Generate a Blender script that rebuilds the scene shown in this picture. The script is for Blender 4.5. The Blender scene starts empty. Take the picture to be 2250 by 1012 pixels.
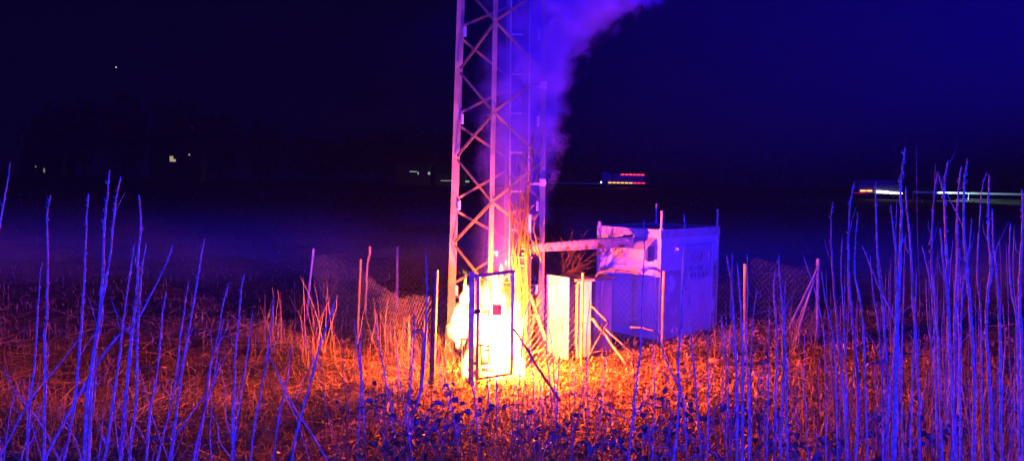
import bpy, math, random
import numpy as np
from mathutils import Vector, Matrix
random.seed(7); rng = np.random.default_rng(11)
sc = bpy.context.scene
col = sc.collection
R = math.radians

# ------------------------------------------------------------------ camera
CAM = Vector((0, 0, 3.6)); FPX = 1625.0
PITCH = math.atan(106/1625); ROLL = R(0.8)
Fw = Vector((0, math.cos(PITCH), -math.sin(PITCH)))
R0 = Vector((1, 0, 0)); U0 = Vector((0, math.sin(PITCH), math.cos(PITCH)))
Rt = R0*math.cos(ROLL) + U0*math.sin(ROLL); Up = U0*math.cos(ROLL) - R0*math.sin(ROLL)
cam = bpy.data.objects.new('camera', bpy.data.cameras.new('camera')); col.objects.link(cam)
cam.data.sensor_width = 36; cam.data.lens = 36*FPX/2250; cam.data.clip_end = 3000; cam.data.clip_start = .05
M3 = Matrix((Rt, Up, -Fw)).transposed()
cam.matrix_world = Matrix.Translation(CAM) @ M3.to_4x4()
sc.camera = cam

def P(px, py, Y):
    "the place at distance Y that is seen at pixel px, py of the photograph"
    d = Fw + Rt*((px-1125)/FPX) + Up*((506-py)/FPX)
    return CAM + d*(Y/d.y)

# ------------------------------------------------------------------ terrain
def gz(x, y):
    x = np.asarray(x, float); y = np.asarray(y, float)
    z = np.interp(y, [-60, -2, 1, 3, 6, 8, 9.5, 42, 80, 150, 420, 900], [2.2, 2.1, 2.0, 1.55, .62, .15, 0, 0, 2.2, 2.7, 3, 3])
    k = np.clip((y-8.5)/3, 0, 1)*np.clip((60-y)/30, 0, 1)
    b = .05*np.sin(x*1.9+.7*np.sin(y*1.3))*np.sin(y*1.55+1.1) + .03*np.sin(x*4.3+y*1.7)*np.sin(y*3.7-x*.8) + (.09+.08*np.clip((-x-1.5)/3, 0, 1))*np.sin(x*.55+2)*np.sin(y*.8+.4*x)
    b = b*np.where((np.abs(x-1.2) < 3.2) & (y > 12.5) & (y < 19), .35, 1)
    return z + b*k
def g1(x, y): return float(gz(x, y))

# ------------------------------------------------------------------ mesh builder
class MB:
    def __init__(s): s.v = []; s.f = []; s.n = 0
    def add(s, verts, faces):
        s.v.append(np.asarray(verts, float).reshape(-1, 3)); n = s.n
        s.f.extend([tuple(i+n for i in f) for f in faces]); s.n += len(s.v[-1])
    def box(s, c, size, ax=None):
        c = np.array(c, float); h = np.array(size, float)/2
        A = np.eye(3) if ax is None else np.array(ax, float)
        vs = [c + A[0]*h[0]*i + A[1]*h[1]*j + A[2]*h[2]*k for i in (-1, 1) for j in (-1, 1) for k in (-1, 1)]
        s.add(vs, [(0,1,3,2), (4,6,7,5), (0,4,5,1), (2,3,7,6), (0,2,6,4), (1,5,7,3)])
    def bar(s, a, b, w, t=None, up=(0, 0, 1)):
        a = Vector(a); b = Vector(b); t = w if t is None else t
        d = (b-a); L = d.length; d.normalize(); u = Vector(up)
        if abs(d.dot(u)) > .98: u = Vector((0, 1, 0))
        e = d.cross(u).normalized(); f = e.cross(d)
        s.box((a+b)/2, (L, t, w), (d, e, f))
    def tube(s, pts, rad, n=6, cap=True):
        pts = [Vector(p) for p in pts]; m = len(pts)
        rad = [rad]*m if isinstance(rad, (int, float)) else rad
        vs = []; ref = Vector((.13, .97, .2)).normalized()
        for i, p in enumerate(pts):
            d = (pts[min(i+1, m-1)]-pts[max(i-1, 0)])
            d = d.normalized() if d.length > 1e-9 else Vector((0, 0, 1))
            r = ref if abs(d.dot(ref)) < .95 else Vector((1, 0, 0))
            e = d.cross(r).normalized(); f = d.cross(e)
            for k in range(n):
                a = 2*math.pi*k/n
                vs.append(p + e*(math.cos(a)*rad[i]) + f*(math.sin(a)*rad[i]))
        fs = [(i*n+k, i*n+(k+1) % n, (i+1)*n+(k+1) % n, (i+1)*n+k) for i in range(m-1) for k in range(n)]
        if cap: fs += [tuple(range(n-1, -1, -1)), tuple(range((m-1)*n, m*n))]
        s.add(vs, fs)
    def ball(s, c, r, sc_=(1, 1, 1), nu=10, nv=6):
        vs = []
        for j in range(nv+1):
            t = math.pi*j/nv
            for i in range(nu):
                a = 2*math.pi*i/nu
                vs.append((c[0]+r*sc_[0]*math.sin(t)*math.cos(a), c[1]+r*sc_[1]*math.sin(t)*math.sin(a), c[2]+r*sc_[2]*math.cos(t)))
        s.add(vs, [(j*nu+i, (j+1)*nu+i, (j+1)*nu+(i+1) % nu, j*nu+(i+1) % nu) for j in range(nv) for i in range(nu)])
    def build(s, name, mat, parent=None, smooth=False):
        me = bpy.data.meshes.new(name)
        v = np.concatenate(s.v) if s.v else np.zeros((0, 3))
        o = bpy.data.objects.new(name, me); col.objects.link(o)
        if parent is not None:
            o.parent = parent; v = v - np.array(parent.location)
        me.from_pydata(v.tolist(), [], s.f); me.update()
        if mat: me.materials.append(mat)
        if smooth: me.shade_smooth()
        return o
def arr_mesh(name, V, F, mat, parent=None):
    "V n x 3, F m x 4 arrays"
    me = bpy.data.meshes.new(name)
    me.vertices.add(len(V)); me.vertices.foreach_set('co', V.astype(np.float32).ravel())
    me.loops.add(F.size); me.loops.foreach_set('vertex_index', F.astype(np.int32).ravel())
    me.polygons.add(len(F)); me.polygons.foreach_set('loop_start', np.arange(0, F.size, F.shape[1], dtype=np.int32))
    me.polygons.foreach_set('loop_total', np.full(len(F), F.shape[1], dtype=np.int32))
    me.update(); me.validate()
    o = bpy.data.objects.new(name, me); col.objects.link(o); me.materials.append(mat)
    if parent is not None:
        o.parent = parent; me.transform(Matrix.Translation(-parent.location))
    return o
def tag(o, label=None, cat=None, group=None, kind=None):
    if label: o['label'] = label
    if cat: o['category'] = cat
    if group: o['group'] = group
    if kind: o['kind'] = kind
    return o
def empty(name, loc, label, cat, group=None):
    o = bpy.data.objects.new(name, None); col.objects.link(o); o.location = Vector(loc); o.empty_display_size = .1
    return tag(o, label, cat, group)

# ------------------------------------------------------------------ materials
def lin(r, g, b): return (r, g, b, 1)
def mat(name, c, rough=.7, metal=0, c2=None, scale=8, bump=0, island=False, trans=0, detail=6, c3=None, thr=(.4, .62)):
    m = bpy.data.materials.new(name); m.use_nodes = True; nt = m.node_tree; b = nt.nodes['Principled BSDF']
    b.inputs['Roughness'].default_value = rough; b.inputs['Metallic'].default_value = metal
    b.inputs['Base Color'].default_value = lin(*c)
    L = nt.links
    tc = nt.nodes.new('ShaderNodeTexCoord')
    if c2:
        no = nt.nodes.new('ShaderNodeTexNoise'); no.inputs['Scale'].default_value = scale; no.inputs['Detail'].default_value = detail
        L.new(tc.outputs['Object'], no.inputs['Vector'])
        rp = nt.nodes.new('ShaderNodeValToRGB'); rp.color_ramp.elements[0].position = thr[0]; rp.color_ramp.elements[1].position = thr[1]
        rp.color_ramp.elements[0].color = lin(*c); rp.color_ramp.elements[1].color = lin(*c2)
        if c3:
            e = rp.color_ramp.elements.new(min(1, thr[1]+.14)); e.color = lin(*c3)
        if island:
            ge = nt.nodes.new('ShaderNodeNewGeometry'); L.new(ge.outputs['Random Per Island'], rp.inputs['Fac'])
            rp.color_ramp.elements[0].position = 0; rp.color_ramp.elements[1].position = 1
        else: L.new(no.outputs['Fac'], rp.inputs['Fac'])
        L.new(rp.outputs['Color'], b.inputs['Base Color'])
    if bump:
        n2 = nt.nodes.new('ShaderNodeTexNoise'); n2.inputs['Scale'].default_value = scale*4; n2.inputs['Detail'].default_value = 8
        L.new(tc.outputs['Object'], n2.inputs['Vector'])
        bp = nt.nodes.new('ShaderNodeBump'); bp.inputs['Strength'].default_value = bump; bp.inputs['Distance'].default_value = .02
        L.new(n2.outputs['Fac'], bp.inputs['Height']); L.new(bp.outputs['Normal'], b.inputs['Normal'])
    return m
def emis(name, c, s):
    m = bpy.data.materials.new(name); m.use_nodes = True; b = m.node_tree.nodes['Principled BSDF']
    b.inputs['Base Color'].default_value = (.1, .1, .1, 1)
    b.inputs['Emission Color'].default_value = lin(*c); b.inputs['Emission Strength'].default_value = s
    return m
Mx = dict(
 galv=mat('galvanised_steel', (.42, .43, .44), .5, .25, (.58, .58, .57), 6, .15),
 galv_dark=mat('weathered_steel', (.2, .2, .2), .55, .3, (.36, .34, .31), 9, .2),
 tower=mat('tower_steel', (.11, .11, .1), .5, .1, (.18, .17, .16), 3, .15),
 paint=mat('shelter_white_paint', (.82, .82, .8), .55, 0, (.74, .74, .72), 1.3, .12),
 stain=mat('shelter_stained_paint', (.5, .5, .5), .6, 0, (.85, .85, .83), 2.4, .1, thr=(.5, .6)),
 door=mat('door_grey_paint', (.6, .6, .62), .5, 0, (.68, .68, .7), 2.2, .1, c3=(.88, .88, .88), thr=(.42, .56)),
 trim=mat('trim_paint', (.66, .66, .64), .5, 0, (.54, .53, .5), 5, .1),
 cab=mat('cabinet_grey_paint', (.45, .45, .44), .5, 0, (.56, .55, .53), 3, .1),
 cabroof=mat('cabinet_roof_paint', (.2, .2, .21), .6, 0, (.3, .3, .3), 4, .1),
 white=mat('cabinet_inner_white', (.86, .86, .84), .6, 0, (.78, .77, .72), 2, .05),
 dark=mat('dark_opening', (.03, .03, .03), .8),
 char=mat('charred_steel', (.006, .005, .005), .9, 0, (.02, .014, .01), 9, .3),
 rbox=mat('scorched_red_box', (.3, .06, .06), .6, 0, (.2, .05, .05), 9, .1),
 rust=mat('rusted_tray_steel', (.5, .47, .43), .5, .1, (.22, .11, .06), 5, .15, thr=(.56, .66)),
 wood=mat('weathered_wood', (.42, .32, .22), .8, 0, (.25, .18, .12), 12, .3),
 cane=mat('bare_cane_bark', (.42, .36, .33), .7, 0, (.2, .16, .15), 26, .5, c3=(.6, .56, .52)),
 twig=mat('red_brown_twig', (.3, .2, .16), .75, 0, (.18, .11, .09), 22, .4),
 shrub=mat('shrub_bark', (.07, .045, .03), .8, 0, (.04, .026, .02), 15, .3),
 bleaf=mat('bramble_leaf', (.05, .07, .045), .45, 0, (.12, .13, .1), 9, 0, island=True),
 reed=mat('dry_reed', (.4, .32, .22), .7, 0, (.1, .07, .05), 9, 0, island=True),
 straw=mat('dry_straw', (.5, .42, .32), .75, 0, (.05, .035, .025), 9, 0, island=True),
 litter=mat('dead_leaves', (.06, .035, .02), .7, 0, (.6, .4, .24), 9, 0, island=True),
 soil=mat('field_soil', (.07, .05, .035), .95, 0, (.2, .15, .1), 1.7, .8, thr=(.38, .66)),
 asphalt=mat('road_asphalt', (.05, .05, .05), .8, 0, (.06, .06, .06), 3, .1),
 conc=mat('concrete_pad', (.3, .28, .26), .85, 0, (.2, .18, .16), 4, .3),
 tree=mat('far_tree_foliage', (.04, .05, .035), .8, 0, (.06, .07, .05), 1, 0, island=True),
 bark=mat('far_tree_bark', (.08, .06, .05), .9),
 black=mat('black_rubber', (.02, .02, .02), .5),
 plastic=mat('grey_antenna_plastic', (.55, .56, .6), .4),
 yellow=mat('yellow_painted_post', (.65, .5, .12), .5, 0, (.5, .38, .1), 9, .1),
 hull=mat('vehicle_body_paint', (.15, .15, .16), .35),
 soot=mat('sooty_cabinet_paint', (.05, .045, .04), .6, 0, (.1, .09, .08), 3, .1),  # box colour darkened so the fire lamps do not overexpose it
 sootsteel=mat('sooty_steel', (.05, .045, .04), .55, .2, (.11, .1, .09), 9, .2),  # steel colour darkened against overexposure near the fire lamps
 ink=mat('graffiti_black_paint', (.03, .03, .035), .6),
 moss=mat('mossy_post', (.3, .3, .27), .8, .1, (.42, .42, .4), 12, .3),
)

# ------------------------------------------------------------------ ground sheet
xs = np.concatenate([np.linspace(-600, -30, 22), np.linspace(-28, -12, 20), np.linspace(-11.7, 14.7, 200), np.linspace(15, 34, 22), np.linspace(40, 600, 22)])
ys = np.concatenate([np.linspace(-40, -1, 16), np.linspace(-.5, 8, 40), np.linspace(8.1, 30, 190), np.linspace(31, 90, 50), np.linspace(95, 900, 50)])
X, Y = np.meshgrid(xs, ys); Z = gz(X, Y)
Z = Z + rng.normal(0, .008, Z.shape)*(Y < 40)*(Y > 0)
V = np.stack([X.ravel(), Y.ravel(), Z.ravel()], 1); nx = len(xs); ny = len(ys)
I, J = np.meshgrid(np.arange(nx-1), np.arange(ny-1)); a = (J*nx+I).ravel()
F = np.stack([a, a+1, a+nx+1, a+nx], 1)
ground = arr_mesh('ground', V, F, Mx['soil']); tag(ground, kind='structure'); ground.data.shade_smooth()

# far road; rails added to stand in for vehicle light streaks
def road_y(x): return np.interp(x, [-300, -20, 20, 28, 36, 44, 54, 120], [165, 158, 150, 138, 112, 91, 82, 62])
mb = MB(); xx = np.linspace(-250, 110, 181); yy = road_y(xx)
v = []; 
for x, y in zip(xx, yy):
    for dy in (-3.5, 3.5): v.append((x, y+dy, g1(x, y)+.25))
for x, y in zip(xx, yy):
    for dy in (-5.5, 5.5): v.append((x, y+dy, g1(x, y)-.3))
n = len(xx)
fs = [(2*i, 2*i+2, 2*i+3, 2*i+1) for i in range(n-1)] + [(2*n+2*i, 2*n+2*i+2, 2*i+2, 2*i) for i in range(n-1)] + [(2*i+1, 2*i+3, 2*n+2*i+3, 2*n+2*i+1) for i in range(n-1)]
mb.add(v, fs); tag(mb.build('road', Mx['asphalt']), kind='structure')

def guard_rail(x0, x1, dy, label):
    k = max(2, int((x1-x0)/2)); X_ = np.linspace(x0, x1, k+1)
    root = empty('guard_rail', (x0, float(road_y(x0))+dy, g1(x0, road_y(x0))+.2), label, 'guard rail')
    b = MB(); pts = [(x, float(road_y(x))+dy, g1(x, road_y(x))+.85) for x in X_]
    for p, q in zip(pts[:-1], pts[1:]): b.bar(p, q, .2, .05)
    b.build('rail', Mx['galv'], root)
    for p in pts[::2]:
        c = MB(); c.box((p[0], p[1]+.06, p[2]-.35), (.1, .06, .9)); c.build('post', Mx['galv'], root)
guard_rail(2, 19, -4.2, 'long low steel guard rail lit pale green along the far road behind the tower')
guard_rail(45.5, 74, -5.6, 'low steel guard rail lit by headlights beside the road at the far right')

# ------------------------------------------------------------------ helper for verticals
def ground_pt(p): return (p.x, p.y, g1(p.x, p.y))

# ------------------------------------------------------------------ lattice tower
tw = empty('lattice_tower', (-.2, 15.0, 0), 'tall square steel lattice tower with crossed braces rising out of the picture through smoke', 'tower')
def legline(pb, pt, Y, r, ext=10.5):
    a = P(pb[0], pb[1], Y); b = P(pt[0], pt[1], Y)
    d = (b-a)/(b.z-a.z)
    return lambda z: a + d*(z-a.z)
LL = legline((994, 600), (1013, 0), 14.75, 0); LM = legline((1078, 600), (1089, 0), 14.2, 0)
LR = legline((1190, 600), (1196, 0), 15.0, 0); LQ = legline((1112, 600), (1119, 0), 15.7, 0)
ZT = 10.6
def angle_leg(fn, w, sx, sy):
    m = MB(); a = fn(-.05); b = fn(ZT)
    m.bar(a, b, w, .012, up=(1, 0, 0)) if False else None
    for k in range(1):
        for (ox, oy, wx, wy) in ((0, 0, w, .012), (sx*(w/2-.006), sy*w/2, .012, w)):
            vs = []
            for p in (a, b):
                for i, j in ((-1, -1), (1, -1), (1, 1), (-1, 1)):
                    vs.append((p.x+ox+i*wx/2, p.y+oy+j*wy/2 + (0 if ox == 0 else .007*sy), p.z))
            m.add(vs, [(0,1,5,4), (1,2,6,5), (2,3,7,6), (3,0,4,7), (3,2,1,0), (4,5,6,7)])
    m.build('leg', Mx['tower'], tw)
angle_leg(LL, .15, -1, 1); angle_leg(LM, .09, 1, 1); angle_leg(LR, .11, 1, 1); angle_leg(LQ, .11, 1, -1)
PAN = 1.70
def zof(py, Y=14.9): return P(1100, py, Y).z
def brace(f1, z1, f2, z2, w=.05, off=-.03):
    a = f1(z1); b = f2(z2); d = (b-a).normalized(); a = a+d*.05; b = b-d*.04
    m = MB(); m.bar((a.x, a.y+off, a.z), (b.x, b.y+off, b.z), w, .012); m.build('brace', Mx['tower'], tw)
def gusset(f, z, s):
    p = f(z); m = MB(); m.box((p.x+s*.1, p.y-.045, p.z), (.055, .014, .2))
    for dz in (-.07, .07):
        m.tube([(p.x+s*.1, p.y-.05, p.z+dz), (p.x+s*.1, p.y-.075, p.z+dz)], .014, 6)
    m.build('gusset_plate', Mx['galv'], tw)
zA = [zof(160)+PAN*k for k in range(-3, 4)]
for z in zA:     # near faces: L-M zigzag and M-R zigzag
    if z > .3 or True:
        if -.1 < z < ZT-1: brace(LL, z, LM, z+PAN/2, .055); 
        if .9 < z < ZT: brace(LL, z, LM, z-PAN/2, .05, -.05)
        if -.1 < z < ZT-1: brace(LR, z+.03, LM, z+PAN/2, .05)
        if .9 < z < ZT: brace(LR, z-.03, LM, z-PAN/2, .05, -.05)
for z in [zof(75)+PAN*k for k in range(-4, 3)]:  # rear faces L-Q, Q-R
    for f, s in ((LL, 1), (LR, -1)):
        if 0 < z < ZT-1:
            gusset(f, z, s)
            brace(f, z+.1, LQ, z+PAN/2-.12, .05, .03)
        if z > .9:
            brace(f, z-.1, LQ, z-PAN/2+.12, .05, .03)
for z in (zof(190, 15), zof(403, 15)):
    p = LR(z); m = MB(); m.bar((p.x-.25, p.y-.09, z), (p.x-.02, p.y-.09, z), .035, .03); m.box((p.x, p.y-.075, z+.03), (.13, .03, .14)); m.build('step_bracket', Mx['galv'], tw)
# concrete feet
for f in (LL, LM, LR, LQ):
    p = f(0); m = MB(); m.box((p.x, p.y, g1(p.x, p.y)+.03), (.3, .3, .2)); m.build('footing', Mx['conc'], tw)
# cable ladder inside the tower
cl = empty('cable_ladder', (.1, 15.2, 0), 'narrow steel cable ladder with rungs hanging inside the tower, blurred by smoke', 'cable ladder')
ra = legline((1119, 560), (1123, 0), 15.1, 0); rb = legline((1160, 560), (1165, 0), 15.1, 0)
for f in (ra, rb):
    m = MB(); m.bar(f(.2), f(ZT), .045, .03); m.build('rail', Mx['galv'], cl)
for k in range(12):
    z = zof(420, 15.1)+(k-2)*.785
    if .4 < z < ZT:
        m = MB(); a = ra(z); b = rb(z); m.bar((a.x, a.y-.035, z), (b.x, b.y-.035, z), .04, .03); m.build('rung', Mx['galv'], cl)
for k, q in enumerate((.68, .8, .9)):
    m = MB(); m.tube([ra(z_)*(1-q)+rb(z_)*q + Vector((0, -.07, 0)) for z_ in (.1, 3, 6, ZT)], .018, 6); m.build('coaxial_cable', Mx['black'], cl)

# ------------------------------------------------------------------ chain link fence
def chain(m, p0, p1, z0f, topf, c=.07):
    "p0,p1 xy ends; z0f(x,y) foot height; topf(t) top height"
    L = math.dist(p0, p1); n = int(L/c); r = .0014; vs = []; fs = []
    tops = [topf((i+.5)/n) for i in range(n)]
    for i in range(n):
        K = int((tops[i]-.06)/c); pts = []
        x = p0[0]+(p1[0]-p0[0])*i/n; y = p0[1]+(p1[1]-p0[1])*i/n; dx = (p1[0]-p0[0])/n; dy = (p1[1]-p0[1])/n
        z0 = z0f(x, y)+.05
        for k in range(K+1):
            h = (k+i) % 2; s = .004*math.sin(i*.7+k*.3); w = .03*math.sin(k*c*1.9+i*c*.8)
            pts.append((x+dx*h, y+dy*h+(.003 if h else -.003)+w*.5, z0+k*c+s))
        base = len(vs)
        for p in pts:
            for a in range(3):
                t = a*2.094; vs.append((p[0]+r*math.cos(t), p[1]+r*math.sin(t)*.8, p[2]+r*math.sin(t)*.8))
        for k in range(len(pts)-1):
            for a in range(3):
                b = (a+1) % 3; fs.append((base+3*k+a, base+3*k+b, base+3*k+3+b, base+3*k+3+a))
    m.add(vs, fs)
def post(root, top, foot_px=None, r=.03, name='post', material='galv', bottom_x=None):
    m = MB(); bx = top.x if bottom_x is None else bottom_x
    m.tube([(bx, top.y, g1(bx, top.y)-.1), ((bx+top.x)/2, top.y, top.z/2), top], r, 8)
    m.tube([top, top+Vector((0, 0, .012))], [r*1.15, r*.6], 8)
    return m.build(name, Mx[material], root)

c957 = P(957, 593, 12.75); gL = P(1037, 606, 12.9); gR = P(1127, 598, 13.3)
c1797 = P(1797, 568, 17.0)
p1280 = P(1281, 600, 14.2); p1460 = P(1459, 596, 15.1); p1640 = P(1637, 580, 16.2)
c793 = P(793, 569, 16.8); c690 = P(689, 546, 19.4); c872 = P(873, 542, 20.2); cBR = Vector((3.4, 23.6, 1.85))

fl = empty('chain_link_fence', (c957.x, c957.y, 0), 'sagging chain link fence on the left side of the compound with thin steel posts', 'fence', None)
def sag(t): return 1.78 - .42*math.sin(min(1, max(0, t*1.55))*math.pi)**2*1.0 + .06*math.sin(t*21)
m = MB(); chain(m, (c957.x-.05, c957.y+.05), (c793.x, c793.y), gz1 := (lambda x, y: g1(x, y)), lambda t: 1.62-.12*math.sin(t*math.pi)+.03*math.sin(t*17))
chain(m, (c793.x, c793.y), (c690.x, c690.y), gz1, lambda t: 1.6+.18*t+.03*math.sin(t*19))
m.build('mesh_panel', Mx['galv'], fl)
post(fl, c957, r=.055, name='corner_post', material='sootsteel', bottom_x=c957.x-.05)
post(fl, c793, r=.028, material='yellow', bottom_x=c793.x-.08)
post(fl, c690, r=.035, material='galv', bottom_x=c690.x-.2)
fb = empty('chain_link_fence', (c872.x, c872.y, 0), 'straight chain link fence closing the back of the compound behind the left posts', 'fence')
m = MB(); chain(m, (c690.x, c690.y+.05), (c872.x, c872.y), gz1, lambda t: 1.78, .08); chain(m, (c872.x, c872.y), (cBR.x, cBR.y), gz1, lambda t: 1.78, .08)
m.build('mesh_panel', Mx['galv'], fb)
post(fb, c872, r=.034, material='moss')
for t in (.4, .75):
    q = c872.lerp(cBR, t); q.z = 1.85; post(fb, q, r=.03)
ff = empty('chain_link_fence', (p1460.x, p1460.y, 0), 'front chain link fence with thin bright posts running from the gate past the white shelter', 'fence')
m = MB(); pts = [(gR.x+.06, gR.y+.03), (p1280.x, p1280.y), (p1460.x, p1460.y), (p1640.x, p1640.y), (c1797.x, c1797.y)]
for i, (a_, b_) in enumerate(zip(pts[:-1], pts[1:])):
    chain(m, a_, b_, gz1, (lambda t, i=i: (1.72, 1.72, 1.70, 1.75)[i]-.04*math.sin(t*math.pi)))
m.build('mesh_panel', Mx['galv'], ff)
m = MB(); chain(m, (c957.x+.06, c957.y), (gL.x-.06, gL.y), gz1, lambda t: 1.75); m.build('mesh_panel', Mx['galv'], ff)
m = MB()
for a_, b_ in zip(pts[:-1], pts[1:]):
    k = 10; P_ = []
    for i in range(k+1):
        t = i/k; x = a_[0]+(b_[0]-a_[0])*t; y = a_[1]+(b_[1]-a_[1])*t
        P_.append((x, y-.01, g1(x, y)+1.77-.05*math.sin(t*math.pi)))
    m.tube(P_, .004, 4)
    m.tube([(p[0], p[1], p[2]-.85) for p in P_], .003, 4)
m.build('tension_wire', Mx['galv_dark'], ff)
post(ff, p1280, r=.024, material='yellow'); post(ff, p1460, r=.028, material='yellow'); post(ff, p1640, r=.034, material='yellow', bottom_x=p1640.x+.06)
post(ff, c1797, r=.04, name='corner_post', material='moss', bottom_x=c1797.x+.06)
for (ax, ay, bx, by, w) in ((1795, 594, 1712, 735, .05), (1792, 602, 1744, 728, .042)):
    m = MB(); a_ = P(ax, ay, 16.9); b_ = P(bx, by, 16.4); b_.z = g1(b_.x, b_.y)-.03; m.bar(a_, b_, w, .04); m.build('brace', Mx['moss'], ff)
fr = empty('chain_link_fence', (c1797.x, c1797.y+.05, 0), 'faint chain link fence running back from the braced corner post at the right', 'fence')
m = MB(); chain(m, (c1797.x, c1797.y+.06), (cBR.x, cBR.y), gz1, lambda t: 1.72, .08); m.build('mesh_panel', Mx['galv'], fr)
for t in (.35, .7):
    q = c1797.lerp(cBR, t); q.z = 1.8; post(fr, q, r=.03, material='moss')

# gate in front of the fire
gt = empty('mesh_gate', (gL.x, gL.y, 0), 'narrow steel framed mesh gate standing in front of the flames', 'gate')
m = MB(); m.box((gL.x, gL.y, 1.0), (.1, .1, 2.02)); m.box((gL.x, gL.y, 2.02), (.115, .115, .02)); m.build('gate_post', Mx['galv_dark'], gt)
a0 = Vector((gL.x+.11, gL.y+.02, 0)); b0 = Vector((gR.x, gR.y, 0))
def at0(v, z): return Vector((v.x, v.y, z))
m = MB()
m.bar(at0(a0, .1), at0(a0, 1.93), .07, .06); m.bar(at0(b0, .1), at0(b0, 1.97), .06, .06)
d0 = (b0-a0).normalized()
m.bar(at0(a0-d0*.06, 1.95), at0(b0+d0*.026, 1.995), .055, .055); m.bar(at0(a0+d0*.026, .12), at0(b0-d0*.026, .12), .045, .045)
m.build('gate_frame', Mx['galv_dark'], gt)
m = MB(); chain(m, (a0.x+.02, a0.y), (b0.x-.02, b0.y), lambda x, y: .08, lambda t: 1.84, .05); m.build('gate_mesh', Mx['galv_dark'], gt)
for z in (.4, 1.3):
    m = MB(); m.box((a0.x-.04, a0.y-.0, z), (.05, .055, .06)); m.build('hinge', Mx['galv_dark'], gt)
m = MB(); p = at0(a0, 1.33); m.box((p.x+.0, p.y-.035, 1.33), (.1, .02, .07)); m.tube([(p.x+.02, p.y-.05, 1.33), (p.x+.02, p.y-.09, 1.33), (p.x+.14, p.y-.09, 1.33)], .01, 6); m.build('latch', Mx['char'], gt)

# ------------------------------------------------------------------ shelter
A = P(1453, 500, 16.5); A.z = 0; B = Vector((A.x+1.70, A.y+1.58, 0)); u = (B-A).normalized(); wd = (B-A).length
vv = Vector((-u.y, u.x, 0)); LEN = 1.80; H = 2.56
sh = empty('equipment_shelter', A, 'boxy white equipment shelter with flat roof, side hood and graffiti on its grey door', 'shelter')
def sp(i, j, z): return A + u*i + vv*j + Vector((0, 0, z))
AX = (u, vv, Vector((0, 0, 1)))
m = MB(); m.box(sp(wd/2, LEN/2, 1.27), (wd-.02, LEN-.02, 2.42), AX); m.build('wall', Mx['paint'], sh)
m = MB(); m.box(sp(wd/2, LEN/2, .02), (wd+.08, LEN+.08, .12), AX); m.build('base', Mx['conc'], sh)
m = MB(); m.box(sp(wd/2, LEN/2, H+.0), (wd-.06, LEN-.06, .04), AX)
for k in range(3): m.box(sp(wd/2, .35+k*.52, H+.028), (wd-.1, .03, .018), AX)
m.build('roof', Mx['cabroof'], sh)
m = MB()
for (i, j, sx, sy) in ((wd/2, -.012, wd+.1, .05), (wd/2, LEN+.012, wd+.1, .05)): m.box(sp(i, j, H-.07), (sx, sy, .2), AX)
for (i, j, sx, sy) in ((-.012, LEN/2, .05, LEN-.03), (wd+.012, LEN/2, .05, LEN-.03)): m.box(sp(i, j, H-.07), (sx, sy, .197), AX)
m.build('fascia', Mx['trim'], sh)
for (i, j) in ((0, 0), (wd, 0), (0, LEN), (wd, LEN)):
    m = MB(); m.box(sp(i, j, 1.24), (.07, .07, 2.36), AX); m.build('corner_trim', Mx['trim'], sh)
# lower panels, stained
m = MB(); m.box(sp(wd/2, -.001, .86), (wd-.075, .012, 1.56), AX); m.build('front_lower_panel', Mx['stain'], sh)
m = MB(); m.box(sp(-.001, LEN/2, .86), (.012, LEN-.075, 1.52), AX); m.build('side_lower_panel', Mx['paint'], sh)
# corner rods
for (i, j, z, nm) in ((0, 0, .42, 'trim'), (0, LEN, .1, 'trim'), (wd-.03, 0, .42, 'galv'), (wd-.05, LEN, .5, 'galv')):
    m = MB(); b_ = sp(i, j, H+.03); m.tube([b_, b_+Vector((0, 0, z))], .025 if z > .2 else .04, 8); m.tube([b_+Vector((0, 0, -.01)), b_+Vector((0, 0, .03))], .05, 8); m.build('lifting_rod', Mx[nm], sh)
# door with frame and graffiti on the right-hand face
def fi(px):
    "distance along the door side of the point seen at column px"
    d = Fw + Rt*((px-1125)/FPX) + Up*((506-560)/FPX); t = (A-CAM).dot(vv)/d.dot(vv); return (CAM+d*t-A).dot(u)
dx0, dx1 = fi(1500), fi(1562)
dr = MB(); dr.box(sp((dx0+dx1)/2, -.019, 1.13), (dx1-dx0, .024, 1.98), AX); door = dr.build('door', Mx['door'], sh)
m = MB()
for i in (dx0-.025, dx1+.025): m.box(sp(i, -.026, 1.16), (.035, .04, 2.08), AX)
m.box(sp((dx0+dx1)/2, -.026, 2.18), (dx1-dx0+.085, .044, .035), AX); m.build('door_frame', Mx['trim'], sh)
m = MB(); m.box(sp(dx0+.06, -.045, 1.1), (.04, .03, .2), AX); m.tube([sp(dx0+.06, -.06, 1.12), sp(dx0+.06, -.1, 1.12), sp(dx0+.17, -.1, 1.12)], .011, 6)
o = m.build('handle', Mx['galv'], None); o.parent = door
for z in (.4, 1.1, 1.8):
    m = MB(); m.tube([sp(dx1-.005, -.04, z), sp(dx1-.005, -.04, z+.13)], .016, 6); o = m.build('hinge', Mx['galv'], None); o.parent = door
m = MB()
LET = {'K': [[(0,0),(0,1)],[(.8,1),(0,.45),(.8,0)]], 'I': [[(.2,0),(.25,1)]], 'L': [[(0,1),(0,0),(.7,.05)]], 'A': [[(0,0),(.4,1),(.8,0)],[(.15,.4),(.65,.4)]],
       'Y': [[(0,1),(.4,.5),(.8,1)],[(.4,.5),(.3,0)]], 'J': [[(.7,1),(.7,.2),(.35,0),(0,.2)]], 'O': [[(.4,1),(.05,.6),(.2,.05),(.7,.1),(.8,.7),(.4,1)]],
       'E': [[(.7,1),(0,1),(0,0),(.7,0)],[(0,.5),(.6,.5)]], 'P': [[(0,0),(0,1),(.7,.9),(.65,.55),(0,.45)]], 'S': [[(.7,.9),(.2,1),(.05,.7),(.65,.35),(.5,0),(0,.1)]]}
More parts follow.
